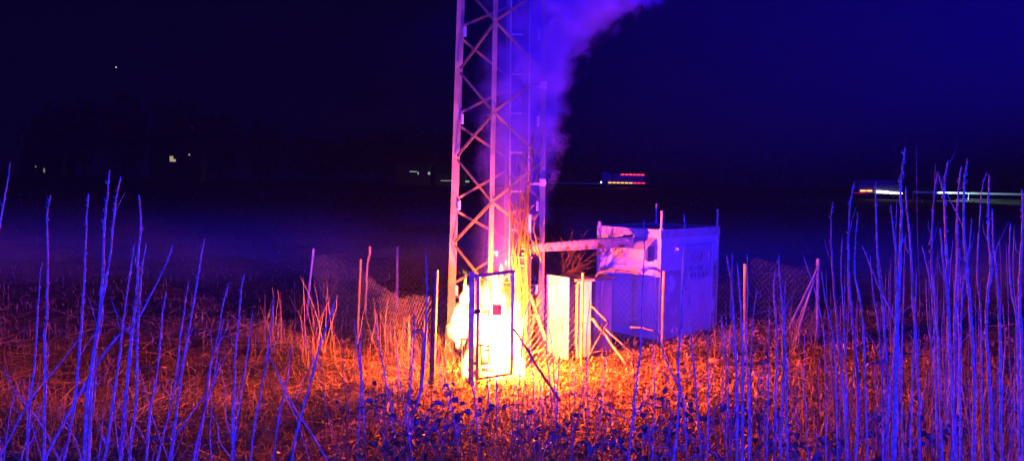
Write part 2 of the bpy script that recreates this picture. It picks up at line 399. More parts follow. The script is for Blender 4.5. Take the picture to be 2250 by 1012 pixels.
def write(txt, px, py, pxw, hh, thick=.006):
    x = fi(px); z0 = P(1530, py, 17.4).z; w = (fi(px+pxw)-x)/len(txt)
    for q, ch in enumerate(txt):
        for st in LET[ch]:
            for (a1, b1), (a2, b2) in zip(st[:-1], st[1:]):
                s = q*w
                m.bar(sp(x+s+a1*w*.85, -.036-.0004*q, z0+b1*hh+.01*math.sin(q*2+a1)), sp(x+s+a2*w*.85, -.036-.0004*q, z0+b2*hh+.01*math.sin(q*2+a2)), thick*1.6, .004, up=u.cross(Vector((0,0,1))))
write('KILAY', 1517, 611, 40, .13, .008); write('KJOK', 1514, 594, 32, .12); write('EAP', 1518, 572, 26, .19, .005)
for k in range(14):
    t0 = k/14*6.283; t1 = (k+1)/14*6.283; cx = fi(1530); zz = P(1530, 562, 17.4).z
    m.bar(sp(cx+.17*math.cos(t0), -.0395, zz+.15*math.sin(t0)), sp(cx+.17*math.cos(t1), -.0395, zz+.15*math.sin(t1)), .008, .003, up=u.cross(Vector((0,0,1))))
o = m.build('graffiti', Mx['ink'], None); o.parent = door
for o in door.children: o.matrix_parent_inverse = Matrix.Identity(4); o.location = -A
m = MB(); q = sp(fi(1482), -.03, P(1482, 546, 16.9).z); m.box(q, (.06, .07, .1), AX); m.ball(q-vv*.06, .03); m.build('wall_lamp', Mx['plastic'], sh)
m = MB(); q = sp(fi(1556), -.045, P(1556, 560, 17.8).z); m.box(q, (.05, .03, .16), AX); m.build('lock_plate', Mx['galv'], sh)
m = MB(); q = sp(fi(1481), -.03, .28); m.box(q, (.09, .05, .09), AX); m.box(q+u*.16, (.05, .05, .1), AX); m.build('socket_box', Mx['plastic'], sh)
# sloping hood on the left-hand face
def sside(px, py):    # point on the left face seen at px, py
    d = Fw + Rt*((px-1125)/FPX) + Up*((506-py)/FPX); t = (A-CAM).dot(u)/d.dot(u); return CAM + d*t
j0 = (sside(1444, 530)-A).dot(vv); j1 = (sside(1412, 530)-A).dot(vv)+.22; zt = sside(1444, 521).z; zb = sside(1444, 570).z; zm = zb+.24
m = MB(); D_ = .42
vs = [sp(-.008, j0, zt), sp(-.008, j1, zt), sp(-D_, j1, zm), sp(-D_, j0, zm), sp(-D_, j1, zb), sp(-D_, j0, zb), sp(-.008, j0, zb), sp(-.008, j1, zb)]
m.add(vs, [(0,1,2,3), (3,2,4,5), (0,3,5,6), (1,7,4,2), (6,5,4,7), (0,6,7,1)])
hood = m.build('ventilation_hood', Mx['trim'], sh)
m = MB(); m.box(sp(-D_/2-.02, j0-.004, (zm+zb)/2+.02), (D_*.62, .012, .34), AX)
o = m.build('side_louvre', Mx['cabroof'], None); o.parent = hood; o.location = -A

# ------------------------------------------------------------------ equipment cabinets on the right of the fire
uc = Vector((.93, .36, 0)).normalized(); vc = Vector((-uc.y, uc.x, 0)); CX = (uc, vc, Vector((0, 0, 1)))
N1 = P(1268, 700, 14.75); N1.z = 0
c1 = empty('equipment_cabinet', N1, 'grey metal cabinet with its white inside turned to the flames', 'cabinet', 'metal cabinets beside the shelter')
def q1(i, j, z): return N1 + uc*i + vc*j + Vector((0, 0, z))
W1, D1, H1 = .31, .72, 1.60
m = MB(); m.box(q1(W1/2, .012, H1/2+.06), (W1, .024, H1-.06), CX); m.box(q1(W1-.012, D1/2, H1/2+.06), (.024, D1-.05, H1-.062), CX); m.box(q1(W1/2, D1-.012, H1/2+.06), (W1, .024, H1-.06), CX); m.box(q1(W1/2, D1/2, .1), (W1-.05, D1-.05, .03), CX)
m.build('body', Mx['cab'], c1)
m = MB(); m.box(q1(W1/2, D1/2, H1+.055), (W1+.1, D1+.1, .05), CX); m.build('roof', Mx['cabroof'], c1)
m = MB(); m.box(q1(.09, D1/2, .9), (.02, D1-.1, 1.3), CX); m.build('inner_panel', Mx['white'], c1)
m = MB(); m.box(q1(.0, .03, .95), (.012, .1, 1.25), CX); m.box(q1(-.004, .09, .95), (.01, .03, 1.25), CX); m.build('seal_strip', Mx['yellow'], c1)
m = MB(); m.box(q1(-.012, .1, 1.05), (.01, .04, .14), CX); m.build('lock', Mx['char'], c1)
m = MB()
TL = P(1200, 602, 15.2); TR = P(1249, 610, 14.65); BR = P(1247, 790, 14.65); BL = P(1202, 780, 15.2)
nrm = (TR-TL).cross(BL-TL).normalized()*.03
vs = [TL, TR, BR, BL]+[p+nrm for p in (TL, TR, BR, BL)]
m.add(vs, [(0,1,2,3), (7,6,5,4), (0,4,5,1), (1,5,6,2), (2,6,7,3), (3,7,4,0)])
cd = m.build('door', Mx['white'], c1); tag(cd, 'open white cabinet door glowing in the firelight')
m = MB()
for (px, py) in ((1208, 774), (1212, 776), (1229, 782), (1234, 784)):
    p = P(px, py, 14.88); m.ball(p, .014, nu=6, nv=4)
o = m.build('drain_hole', Mx['char'], c1)
c2 = empty('equipment_cabinet', P(1307, 700, 15.3)*1, 'blue lit metal cabinet between the narrow open cabinet and the shelter', 'cabinet', 'metal cabinets beside the shelter')
N2 = P(1307, 700, 15.3); N2.z = 0; c2.location = N2
def q2(i, j, z): return N2 + uc*i + vc*j + Vector((0, 0, z))
m = MB(); m.box(q2(.2, .25, .84), (.4, .5, 1.5), CX); m.build('body', Mx['cab'], c2)
m = MB(); m.box(q2(.2, .25, 1.615), (.5, .6, .05), CX); m.build('roof', Mx['cabroof'], c2)
m = MB(); m.box(q2(.27, -.008, .8), (.22, .016, 1.38), CX); d_ = m.build('door', Mx['cab'], c2)
m = MB(); m.box(q2(.27, -.018, 1.4), (.2, .006, .012), CX); m.box(q2(.27, -.018, .3), (.2, .006, .012), CX); o = m.build('door_rib', Mx['trim'], None); o.parent = d_; o.location = -N2
m = MB(); m.box(q2(.2, .25, .04), (.46, .56, .1), CX); m.build('plinth', Mx['conc'], c2)
m = MB(); m.tube([q2(.11, -.05, .45), q2(.12, -.05, 1.0), q2(.125, -.05, 1.58)], .026, 8); m.build('conduit', Mx['trim'], c2)
m = MB(); m.box(q2(.06, -.06, .42), (.2, .04, .05), CX); m.bar(q2(-.03, -.06, .05), q2(-.03, -.06, .42), .03); m.build('bracket', Mx['yellow'], c2)

# round marked slim box left of the tower leg
N3 = P(1131, 700, 14.45); N3.z = 0
c3 = empty('equipment_box', N3, 'slim upright metal box with a round barred emblem beside the flames', 'box')
zt3 = P(1131, 566, 14.45).z
m = MB(); m.box((N3.x+.155, N3.y+.14, zt3/2+.02), (.31, .28, zt3-.04)); m.build('body', Mx['soot'], c3)
m = MB(); m.box((N3.x+.155, N3.y+.14, zt3+.012), (.34, .31, .025)); m.build('lid', Mx['galv_dark'], c3)
ec = P(1147, 583.5, 14.435); m = MB()
m.tube([(ec.x, ec.y+.008, ec.z), (ec.x, ec.y-.002, ec.z)], .056, 20); em = m.build('emblem', Mx['char'], c3)
m = MB()
m.box((ec.x, ec.y-.008, ec.z+.014), (.09, .006, .012)); m.box((ec.x, ec.y-.008, ec.z-.012), (.09, .006, .014))
o = m.build('emblem_bar', Mx['cab'], None); o.parent = em; o.location = -N3
m = MB(); m.tube([P(1149, 615, 14.42), P(1146, 640, 14.41), P(1147, 700, 14.41)], .008, 6); m.build('loose_cable', Mx['black'], c3)

# pole with antenna sleeve and clamps
pb = P(1160, 560, 14.15)
pl = empty('antenna_pole', (pb.x, pb.y, 0), 'thin steel pole with a pale antenna sleeve and tangled clamps above the slim box', 'pole')
m = MB(); m.tube([(pb.x, pb.y+.16, 0), (pb.x, pb.y+.16, 2.3), P(1161, 420, 14.31)], .022, 8); m.build('pole', Mx['sootsteel'], pl)
m = MB(); a_ = P(1163.5, 513, 14.1); b_ = P(1164, 471, 14.1); m.tube([a_, b_], .033, 12); m.tube([b_, b_+Vector((0, 0, .02))], [.03, .012], 12); m.build('antenna_sleeve', Mx['plastic'], pl)
m = MB()
for (x0, y0, x1, y1, w) in ((1144, 513, 1166, 511, .03), (1146, 558, 1166, 556, .05), (1149, 515, 1148, 545, .05), (1156, 512, 1158, 560, .035), (1165, 515, 1164, 552, .05), (1145, 545, 1172, 548, .04), (1160, 535, 1180, 531, .03), (1164, 548, 1176, 556, .04)):
    m.bar(P(x0, y0, 14.1), P(x1, y1, 14.1+.04*random.random()), w, .04)
m.build('clamp', Mx['sootsteel'], pl)
m = MB()
for k in range(5):
    x0 = 1150+3*k; m.tube([P(x0, 508+k*3, 14.05), P(x0-4, 528, 14.02), P(x0+5, 545, 14.0), P(x0+3, 566, 14.06)], .008, 5)
m.build('cable_tangle', Mx['black'], pl)

# cable tray to the shelter
ta = P(1170, 546, 14.3); tb = P(1391, 531, 16.3)
ct = empty('cable_tray', ta, 'rusty perforated cable tray bridging from the tower to the shelter wall', 'cable tray')
m = MB(); d = (tb-ta).normalized(); e = Vector((d.y, -d.x, 0)).normalized()
def tray(hw, t, off): 
    vs = []
    for p, h in ((ta, .135), (tb, .23)):
        for (a1, b1) in ((-t/2, -h/2), (t/2, -h/2), (t/2, h/2), (-t/2, h/2)): vs.append(p + e*(off+a1) + Vector((0, 0, b1)))
    return vs
fsb = [(0,1,5,4), (1,2,6,5), (2,3,7,6), (3,0,4,7), (3,2,1,0), (4,5,6,7)]
m.add(tray(1, .012, .0), fsb); m.build('side_channel', Mx['rust'], ct)
m = MB(); m.add(tray(1, .012, -.2), fsb); m.build('side_channel', Mx['rust'], ct)
m = MB()
for k in range(22):
    p = ta.lerp(tb, k/21); m.bar(p-e*.008-Vector((0, 0, .04)), p-e*.194-Vector((0, 0, .04)), .03, .025)
m.build('rung', Mx['galv_dark'], ct)
m = MB()
for k in range(4):
    m.tube([ta.lerp(tb, t)-e*(.04+.035*k)+Vector((0, 0, -.01+.012*math.sin(t*9+k))) for t in np.linspace(0, 1, 10)], .014, 6)
m.build('cable', Mx['black'], ct)
m = MB()
for k in range(34):
    p = ta.lerp(tb, .06+k/36); h = .135+.095*(.06+k/36)
    m.box(p+e*.0085+Vector((0, 0, h*.3*(1 if k % 2 else -1))), (.03, .004, .012), (d, e, Vector((0, 0, 1))))
m.build('perforation', Mx['char'], ct)
m = MB()
for (x0, y0, dx, dy) in ((1322, 543, 20, 12), (1330, 543, 26, 10), (1345, 542, 16, 8)):
    m.tube([P(x0+dx*t, y0+dy*math.sin(t*math.pi), 15.9+.2*t) for t in np.linspace(0, 1, 9)], .006, 5)
m.build('hanging_cable', Mx['black'], ct)
m = MB(); pA = P(1362, 526, 16.2); pB = P(1391, 515, 16.55)
vs = [P(1360, 527, 16.1), P(1382, 526, 16.1), P(1392, 515, 16.5), P(1370, 516, 16.5)]; vs += [p-Vector((0, 0, .02)) for p in vs]
m.add(vs, [(0,1,2,3), (7,6,5,4), (0,4,5,1), (1,5,6,2), (2,6,7,3), (3,7,4,0)]); m.build('end_flap', Mx['galv_dark'], ct)

# small trestle behind the flames
t0 = P(1175, 760, 14.2); ts = empty('cable_trestle', (t0.x, t0.y, 0), 'low orange lit trestle of perforated steel angles right of the fire', 'trestle')
for (x0, y0, x1, y1, w) in ((1164, 645, 1200, 748, .06), (1183, 655, 1156, 775, .055), (1150, 700, 1166, 760, .04)):
    m = MB(); m.bar(P(x0, y0, 14.3), P(x1, y1, 14.2), w, .03)
    m.build('leg', Mx['sootsteel'], ts)
for (x0, y0, x1, y1, w) in ((1155, 778, 1198, 766, .05), (1160, 692, 1184, 690, .03)):
    m = MB(); m.bar(P(x0, y0, 14.14), P(x1, y1, 14.2), w, .04); m.build('cross_bar', Mx['sootsteel'], ts)

# burning cabinet
bc0 = Vector((-.72, 13.62, 0))
bc = empty('burning_cabinet', bc0, 'burned out steel cabinet engulfed in flames behind the gate', 'cabinet')
m = MB()
m.box((-.36, 14.13, .86), (.8, .02, 1.6)); m.box((-.36, 13.88, .07), (.8, .52, .06)); m.build('back_panel', Mx['char'], bc)
m = MB()
for x in (-.75, .03):
    m.bar((x, 13.64, .05), (x, 13.64, 1.66), .04); m.bar((x, 14.1, .05), (x, 14.1, 1.66), .04)
m.build('frame', Mx['char'], bc)
m = MB(); m.box((-.36, 14.06, 1.69), (.82, .12, .035)); m.build('roof_remnant', Mx['char'], bc)
bk = P(1092, 680, 13.42)
m = MB(); m.box((bk.x, bk.y, bk.z), (.17, .05, .2)); o = m.build('control_box', Mx['rbox'], bc)
m = MB(); m.tube([P(1077, 612, 13.4), P(1077, 640, 13.4), P(1077, 658, 13.4), P(1083, 664, 13.4), P(1088, 671, 13.4)], .012, 6); m.tube([P(1098, 735, 13.4), P(1098, 762, 13.4)], .01, 6); m.build('melted_cable', Mx['char'], bc)
m = MB()
for (x0, y0, x1, y1, w) in ((1060, 686, 1072, 684, .02), (1064, 681, 1065, 692, .02), (1069, 680, 1070, 693, .02), (1074, 676, 1075, 694, .025)): m.bar(P(x0, y0, 13.4), P(x1, y1, 13.4), w, .02)
m.build('terminal', Mx['char'], bc)
m = MB()
for (x0, y0, x1, y1, w) in ((1052, 757, 1076, 760, .03), (1075, 752, 1073, 800, .05), (1055, 757, 1058, 798, .03), (1055, 798, 1078, 797, .045), (1062, 770, 1076, 768, .03), (1058, 810, 1085, 815, .05)): m.bar(P(x0, y0, 13.4), P(x1, y1, 13.4), w, .03)
m.build('collapsed_shelf', Mx['char'], bc)
m = MB(); m.box((P(1014, 800, 13.5).x, 13.5, .36), (.02, .3, .7)); m.box((P(1024, 790, 13.48).x, 13.48, .7), (.26, .03, .03)); m.build('side_panel', Mx['char'], bc)

# bent yellow pipe in front of the fence
bp = P(928, 850, 12.2); m = MB(); 
m.tube([P(905, 730, 12.2), P(926, 727, 12.2), P(931, 732, 12.2), P(930, 770, 12.2), P(927, 830, 12.2), P(925, 905, 12.2)], .033, 8)
tag(m.build('bent_pipe', Mx['yellow'], smooth=True), 'short yellow pipe bent over at the top, left of the thick grey corner post', 'pipe')

# sticks and poles lying against things
def stick(name, pts, r, matn, label, cat='stick', group=None):
    m = MB(); k = []
    for a_, b_ in zip(pts[:-1], pts[1:]):
        for t in (0, .33, .66): 
            q = a_.lerp(b_, t); k.append(q+Vector((random.uniform(-1, 1), 0, random.uniform(-1, 1)))*r*.4)
    k.append(pts[-1]); m.tube(k, [r*(.8+.3*random.random()) for _ in k], 6)
    return tag(m.build(name, Mx[matn], smooth=True), label, cat, group)
stick('wooden_stick', [P(1315, 598, 15.6), P(1345, 594, 15.7), P(1380, 596, 15.8), P(1407, 601, 15.8)], .03, 'wood', 'horizontal wooden stick with a pale broken end across the shelter wall')
stick('wooden_stick', [P(1384, 718, 15.5), P(1410, 719, 15.55), P(1441, 728, 15.6)], .018, 'wood', 'thin curved stick low on the shelter wall left of its corner')
stick('wooden_stick', [P(1300, 672, 14.5), P(1318, 690, 14.5), P(1336, 707, 14.5)], .022, 'wood', 'short upper stick of the folded pair in front of the blue lit cabinet')
stick('wooden_stick', [P(1336, 708, 14.45), P(1315, 745, 14.4), P(1292, 790, 14.3)], .022, 'wood', 'stick slanting down to the left in front of the blue lit cabinet')
stick('wooden_stick', [P(1300, 698, 14.55), P(1345, 755, 14.3), P(1378, 802, 14.0)], .032, 'wood', 'longest pale stick leaning down to the right in front of the cabinets')
stick('wooden_stick', [P(1330, 722, 14.8), P(1365, 755, 14.7), P(1392, 778, 14.6)], .022, 'wood', 'thin stick leaning down towards the foot of the shelter')
stick('wooden_stick', [P(1317, 595, 15.3), P(1305, 615, 15.2)], .016, 'wood', 'tiny stick poking up over the cabinet roofs at the shelter edge')
stick('snapped_reed', [P(813, 541, 17.5), P(808, 580, 17.5), P(805, 626, 17.5), P(803, 690, 17.5)], .032, 'wood', 'thick pale snapped stem leaning behind the sagging fence', 'stem')
stick('fallen_branch', [P(1560, 792, 13.6), P(1620, 800, 13.6), P(1690, 790, 13.7)], .05, 'twig', 'dark fallen branch on the leaves right of the shelter', 'branch')  # added branch, laid where a dark shadow band crosses the leaves
stick('fallen_branch', [P(1905, 800, 11.2), P(1950, 790, 11.6), P(1990, 776, 12)], .03, 'twig', 'fallen branch lying at the foot of the dense thicket', 'branch')
stick('fallen_branch', [P(1128, 722, 11.6), P(1160, 770, 11.3), P(1200, 836, 11.0), P(1230, 880, 10.8)], .022, 'twig', 'bare branch slanting across the bottom right corner of the flames', 'branch')
stick('fallen_branch', [P(300, 808, 13), P(330, 806, 13), P(365, 806, 13)], .022, 'wood', 'pale straight stick lying in the dark grass at the left', 'branch')

# ------------------------------------------------------------------ bare shrubs
def grow(m, p, d, L, r, depth, k=3, wob=.25):
    n = 5; pts = [p]; rs = [r]
    for i in range(n):
        d = (d + Vector((random.gauss(0, wob), random.gauss(0, wob), random.gauss(0, wob*.7)))*.5).normalized()
        p = p + d*(L/n); pts.append(p); rs.append(r*(1-.75*(i+1)/n)+.0012)
        if depth > 0 and random.random() < .62:
            d2 = (d + Vector((random.gauss(0, .7), random.gauss(0, .5), random.gauss(.1, .5)))).normalized()
            grow(m, p, d2, L*random.uniform(.35, .6), r*.6, depth-1, k, wob)
    m.tube(pts, rs, 5)
p0 = P(1237, 602, 15.9)
ct2 = empty('bare_bush', (p0.x, p0.y, 0), 'bare orange lit bush with radiating twigs behind the cabinet under the cable tray', 'bush')
m = MB(); m.tube([(p0.x, p0.y, 0), (p0.x+.03, p0.y, .9), p0], [.04, .035, .03], 7); m.build('stem', Mx['shrub'], ct2)
m = MB()
for k in range(24):
    a_ = R(random.uniform(-12, 192)); grow(m, p0+Vector((random.uniform(-.04, .04), 0, 0)), Vector((math.cos(a_), random.uniform(-.35, .35), math.sin(a_)*.9+.12)), random.uniform(.3, .72), .011, 2)
for k in range(3):
    grow(m, p0+Vector((.14+.04*k, .05, .02)), Vector((.5+.2*k, 0, 1)), random.uniform(.5, .75), .014, 2)
m.build('twigs', Mx['shrub'], ct2)
p0 = P(1146, 700, 13.95)
bs = empty('bare_shrub', (p0.x, 13.6, 0), 'tall leafless shrub with thin stems reaching up in front of the tower ladder', 'shrub')
TR_ = [[(1150,660),(1140,560),(1143,500),(1142,440),(1143,380)], [(1135,640),(1128,560),(1126,480),(1120,412)], [(1160,640),(1152,520),(1160,430),(1164,405),(1170,350),(1173,292)],
       [(1164,405),(1156,370),(1140,338)], [(1170,350),(1180,338),(1187,325)], [(1165,405),(1177,398),(1182,382)], [(1141,470),(1148,440),(1157,425)], [(1140,560),(1148,500),(1157,428)],
       [(1172,345),(1166,320)], [(1168,362),(1158,340)], [(1143,395),(1135,388)], [(1150,460),(1158,450),(1160,430)], [(1130,600),(1125,540),(1132,470),(1136,440)], [(1190,575),(1178,520),(1172,505)],
       [(1185,560),(1172,530),(1166,520)], [(1128,500),(1121,470),(1118,430)], [(1155,580),(1160,520),(1156,480),(1166,455)], [(1145,640),(1135,600),(1131,550),(1139,520),(1134,480)]]
m = MB()
for L_ in TR_:
    pts = []
    Yb = 13.95+random.uniform(-.12, .1)
    for (x, y) in L_: pts.append(P(x+random.uniform(-1, 1), y, Yb))
    n = len(pts); fine = []
    for a_, b_ in zip(pts[:-1], pts[1:]):
        for t in (0, .5): fine.append(a_.lerp(b_, t)+Vector((random.gauss(0, .012), 0, 0)))
    fine.append(pts[-1]); k = len(fine); r0 = .019 if L_[0][1] > 540 else .011
    m.tube(fine, [r0*(1-.65*i/(k-1)) for i in range(k)], 5)
    if L_[0][1] > 600: m.tube([(fine[0].x*.5+p0.x*.5, 13.95, g1(p0.x, 13.95)), fine[0]], .02, 5)
    for q in fine[2::2]:
        if random.random() < .6: grow(m, q, Vector((random.uniform(-.6, .6), 0, 1)), random.uniform(.12, .3), .007, 1)
m.build('twigs', Mx['shrub'], bs)

# ------------------------------------------------------------------ blades, litter, reeds
def blades(name, pts, L, w, tilt, mtl, parent=None, segs=3, curl=.6):
    "pts n x 3; L, w arrays; tilt angle from horizontal (rad)"
    n = len(pts); az = rng.uniform(0, 2*np.pi, n)
    k = segs+1; V = np.zeros((n, k, 2, 3)); pos = pts.copy(); el = tilt.copy()
    side = np.stack([-np.sin(az), np.cos(az), rng.normal(0, .5, n)], 1)
    side /= np.linalg.norm(side, axis=1)[:, None]
    for s in range(k):
        ww = (w*(1-.8*(s/segs)**1.5))[:, None]
        V[:, s, 0] = pos-side*ww/2; V[:, s, 1] = pos+side*ww/2
        d = np.stack([np.cos(az)*np.cos(el), np.sin(az)*np.cos(el), np.sin(el)], 1)
        pos = pos+d*(L/segs)[:, None]; el = el - curl*rng.uniform(-.3, 1, n); az = az+rng.normal(0, .35, n)
    V = V.reshape(n*k*2, 3); base = (np.arange(n)*k*2)[:, None]
    q = np.array([[2*s, 2*s+1, 2*s+3, 2*s+2] for s in range(segs)])
    F = (base[:, :, None]+q[None]).reshape(-1, 4)
    return arr_mesh(name, V, F, mtl, parent)
def scatter(n, px0, px1, y0, y1, power=1.6):
    y = 1/(rng.uniform(1/y1**power, 1/y0**power, n))**(1/power)
    px = rng.uniform(px0, px1, n); x = (px-1125)/FPX*y
    return x, y
def clear(x, y):  # keep cabinets and shelter free
    s = ((x-A.x)*u.x+(y-A.y)*u.y, (x-A.x)*vv.x+(y-A.y)*vv.y)
    ins = (s[0] > 0) & (s[0] < wd) & (s[1] > 0) & (s[1] < LEN)
    ins |= (np.hypot(x+.3, y-13.7) < .55)
    return ~ins
# matted dry grass
x, y = scatter(52000, -120, 2370, 7.2, 30, 1.3); k = clear(x, y); x, y = x[k], y[k]
cl_ = .5+.5*np.sin(x*2.3+1.3*np.sin(y*1.7))*np.sin(y*2.1+x); keep = (rng.uniform(0, 1, len(x)) < .35+.65*cl_); 
px_ = x/y*FPX+1125; keep &= (rng.uniform(0, 1, len(x)) < np.where(px_ > 1250, .55, 1)); x, y = x[keep], y[keep]
pts_ = np.stack([x, y, gz(x, y)+.01+.05*rng.random(len(x))], 1); n = len(x)
o = blades('dry_grass', pts_, rng.uniform(.12, .42, n), rng.uniform(.007, .016, n), rng.normal(.35, .35, n).clip(-.1, 1.3), Mx['straw'])
tag(o, 'matted dry straw grass covering the ground inside and around the compound', 'dry grass', kind='stuff')
x, y = scatter(10000, -120, 2370, 8.0, 22, 1.3); k = clear(x, y); x, y = x[k], y[k]; n = len(x)
o = blades('dry_grass', np.stack([x, y, gz(x, y)+.04+.06*rng.random(n)], 1), rng.uniform(.4, 1.1, n), rng.uniform(.008, .015, n), rng.normal(.12, .16, n), Mx['straw'], segs=5, curl=.12)
tag(o, 'long fallen straws tangled over the ground on both sides of the fire', 'dry grass', kind='stuff')
# dead leaves
x, y = scatter(40000, 700, 2300, 8.2, 19, 1.3); k = clear(x, y); x, y = x[k], y[k]
px_ = x/y*FPX+1125; keep = rng.uniform(0, 1, len(x)) < np.interp(px_, [700, 1150, 1350, 1850, 2100, 2400], [.25, .7, 1, .9, .4, .3]); x, y = x[keep], y[keep]; n = len(x)
pts_ = np.stack([x, y, gz(x, y)+.01+.07*rng.random(n)**2], 1)
o = blades('leaf_litter', pts_, rng.uniform(.05, .15, n), rng.uniform(.025, .06, n), rng.uniform(-.5, 1.3, n), Mx['litter'], segs=2, curl=1.2)
tag(o, 'curled dead leaves spread thickly over the ground in front of the shelter', 'leaf litter', kind='stuff')
# stubble on the open field beyond the compound
n = 12000; y = 20+60*rng.uniform(0, 1, n)**1.7; x = rng.uniform(-.8, .8, n)*y
kx = ~((x > -6) & (x < 7.2) & (y < 24)); x, y = x[kx], y[kx]; n = len(x)
o = blades('field_stubble', np.stack([x, y, gz(x, y)-.01], 1), rng.uniform(.08, .26, n), rng.uniform(.015, .04, n)*(y/30), rng.normal(1.2, .4, n), Mx['straw'], segs=2, curl=.3)
tag(o, 'short pale stubble over the dark open field behind the compound', 'stubble', kind='stuff')
# short standing stems and undergrowth
x, y = scatter(5200, -100, 2370, 8.5, 17, 1.2); k = clear(x, y); x, y = x[k], y[k]; n = len(x)
o = blades('undergrowth', np.stack([x, y, gz(x, y)], 1), rng.uniform(.15, .6, n), rng.uniform(.006, .012, n), rng.normal(1.3, .25, n), Mx['twig'], segs=4, curl=.15)
tag(o, 'thin upright weed stems standing out of the dead leaves and grass', 'undergrowth', kind='stuff')
# right-hand low thicket
x = rng.uniform(2.0, 6.5, 1500); y = rng.uniform(5.2, 9.5, 1500); kk = x/y > .34; x, y = x[kk], y[kk]; n = len(x)
o = blades('undergrowth', np.stack([x, y, gz(x, y)], 1), rng.uniform(.4, 1.6, n), rng.uniform(.005, .010, n), rng.normal(1.42, .12, n), Mx['twig'], segs=5, curl=.06)
tag(o, 'dense tangle of thin twigs filling the thicket at the right edge', 'undergrowth', kind='stuff')

def reed_clump(px, py, Yd, n, h, spread, label, lean=0, w=.016):
    c = P(px, py, Yd); z0 = g1(c.x, c.y); root = empty('reed_clump', (c.x, c.y, z0), label, 'reeds', 'clumps of dry reeds by the fence')
    xx_ = c.x+rng.normal(0, spread, n); yy_ = c.y+rng.normal(0, spread*.7, n)
    blades('stems', np.stack([xx_, yy_, gz(xx_, yy_)], 1), rng.uniform(.45, 1, n)*h, rng.uniform(.6, 1.3, n)*w, rng.normal(1.38, .2, n), Mx['reed'], root, 5, .1)
    n2 = n*2; xx_ = c.x+rng.normal(0, spread*1.2, n2); yy_ = c.y+rng.normal(0, spread, n2)
    blades('broken_leaves', np.stack([xx_, yy_, gz(xx_, yy_)+rng.uniform(0, .5, n2)], 1), rng.uniform(.15, .5, n2), rng.uniform(.006, .014, n2), rng.normal(.3, .7, n2), Mx['reed'], root, 3, .5)
reed_clump(692, 760, 14.6, 40, 1.75, .2, 'tall pink lit reed clump just left of the sagging fence')
reed_clump(650, 790, 13.9, 24, .8, .25, 'low broken reed clump at the left foot of the tall pink one')
reed_clump(600, 740, 15.5, 22, 1.2, .15, 'sparse reed clump farthest left from the compound')
reed_clump(850, 740, 15.2, 28, 1.35, .25, 'reed clump behind the mesh in the middle of the left fence')
reed_clump(905, 750, 14.2, 34, 1.2, .22, 'dense orange reed clump left of the thick corner post')
reed_clump(975, 770, 14.4, 26, .95, .2, 'orange reed clump between the corner post and the tower leg')
reed_clump(760, 720, 17.2, 30, .9, .3, 'short reed clump by the yellow post of the left fence')
reed_clump(1190, 720, 15.4, 24, 1.0, .14, 'bright reed clump at the foot of the right tower leg')
reed_clump(1745, 730, 16.3, 38, 1.2, .2, 'purple lit reed clump under the diagonal fence braces')
reed_clump(1600, 740, 16.2, 20, .8, .2, 'small dark reed clump at the right foot of the shelter')
reed_clump(2190, 800, 9.5, 60, 1.5, .35, 'dry reed clump deep in the thicket by the right edge')

# ------------------------------------------------------------------ foreground canes
LFT = [
 [3,(22,357),(15,410),(0,490),(-15,600),(-20,760)],
 [4,(112,428),(104,470),(105,560),(104,640),(103,700),(98,740),(99,860),(96,1012)],
 [3,(92,575),(88,610),(83,690),(76,800),(68,870),(62,960),(60,1012)],
 [4,(195,425),(190,480),(187,560),(185,620),(180,700),(172,800),(165,880),(150,960),(140,1012)],
 [5,(240,373),(236,430),(229,490),(227,560),(224,620),(218,700),(205,780),(190,900),(185,1012)],
 [4.2,(265,388),(253,450),(246,520),(238,590),(225,660),(212,740),(203,820),(195,1012)],
 [3,(228,670),(222,720),(212,770),(208,860),(200,940),(196,1012)],
 [3.8,(296,532),(287,590),(278,650),(268,730),(262,790),(250,870),(238,960),(230,1012)],
 [5,(305,428),(309,490),(303,580),(300,650),(290,730),(278,850),(270,940),(265,1012)],
 [3.8,(321,535),(312,590),(308,640),(303,720),(301,800),(300,880),(290,960),(285,1012)],
 [4,(380,537),(360,590),(330,650),(300,705),(262,735),(230,775),(205,815),(180,855),(150,910),(110,985),(100,1012)],
 [3,(185,728),(165,755),(130,800),(100,835),(75,865),(50,905),(20,965),(0,1000)],
 [3,(8,803),(25,845),(50,880),(75,910),(95,940),(112,970),(130,1012)],
 [3.6,(365,640),(357,690),(350,770),(340,850),(330,900),(322,1012)],
 [3.2,(415,615),(408,660),(398,730),(390,800),(380,870),(360,950),(345,1012)],
 [4,(450,522),(440,570),(430,640),(418,710),(405,780),(395,850),(385,930),(375,1012)],
 [3.6,(503,622),(490,670),(480,730),(465,790),(455,850),(445,930),(430,1012)],
 [3.8,(537,602),(530,640),(525,700),(518,770),(515,840),(512,920),(510,1012)],
 [2.8,(492,700),(480,760),(470,830),(450,900),(435,960),(425,1012)],
 [2.6,(555,680),(548,740),(540,800),(528,880),(515,960),(512,1012)],
 [2.8,(602,640),(598,690),(590,760),(575,850),(560,930),(550,1012)],
 [2.4,(455,858),(420,910),(385,960),(370,1012)],
 [2.6,(640,760),(632,830),(615,900),(600,1012)],
 [3.8,(738,655),(720,710),(700,770),(685,830),(665,900),(650,960),(640,1012)],
 [2.4,(590,780),(620,840),(650,900),(690,960),(720,1012)]]
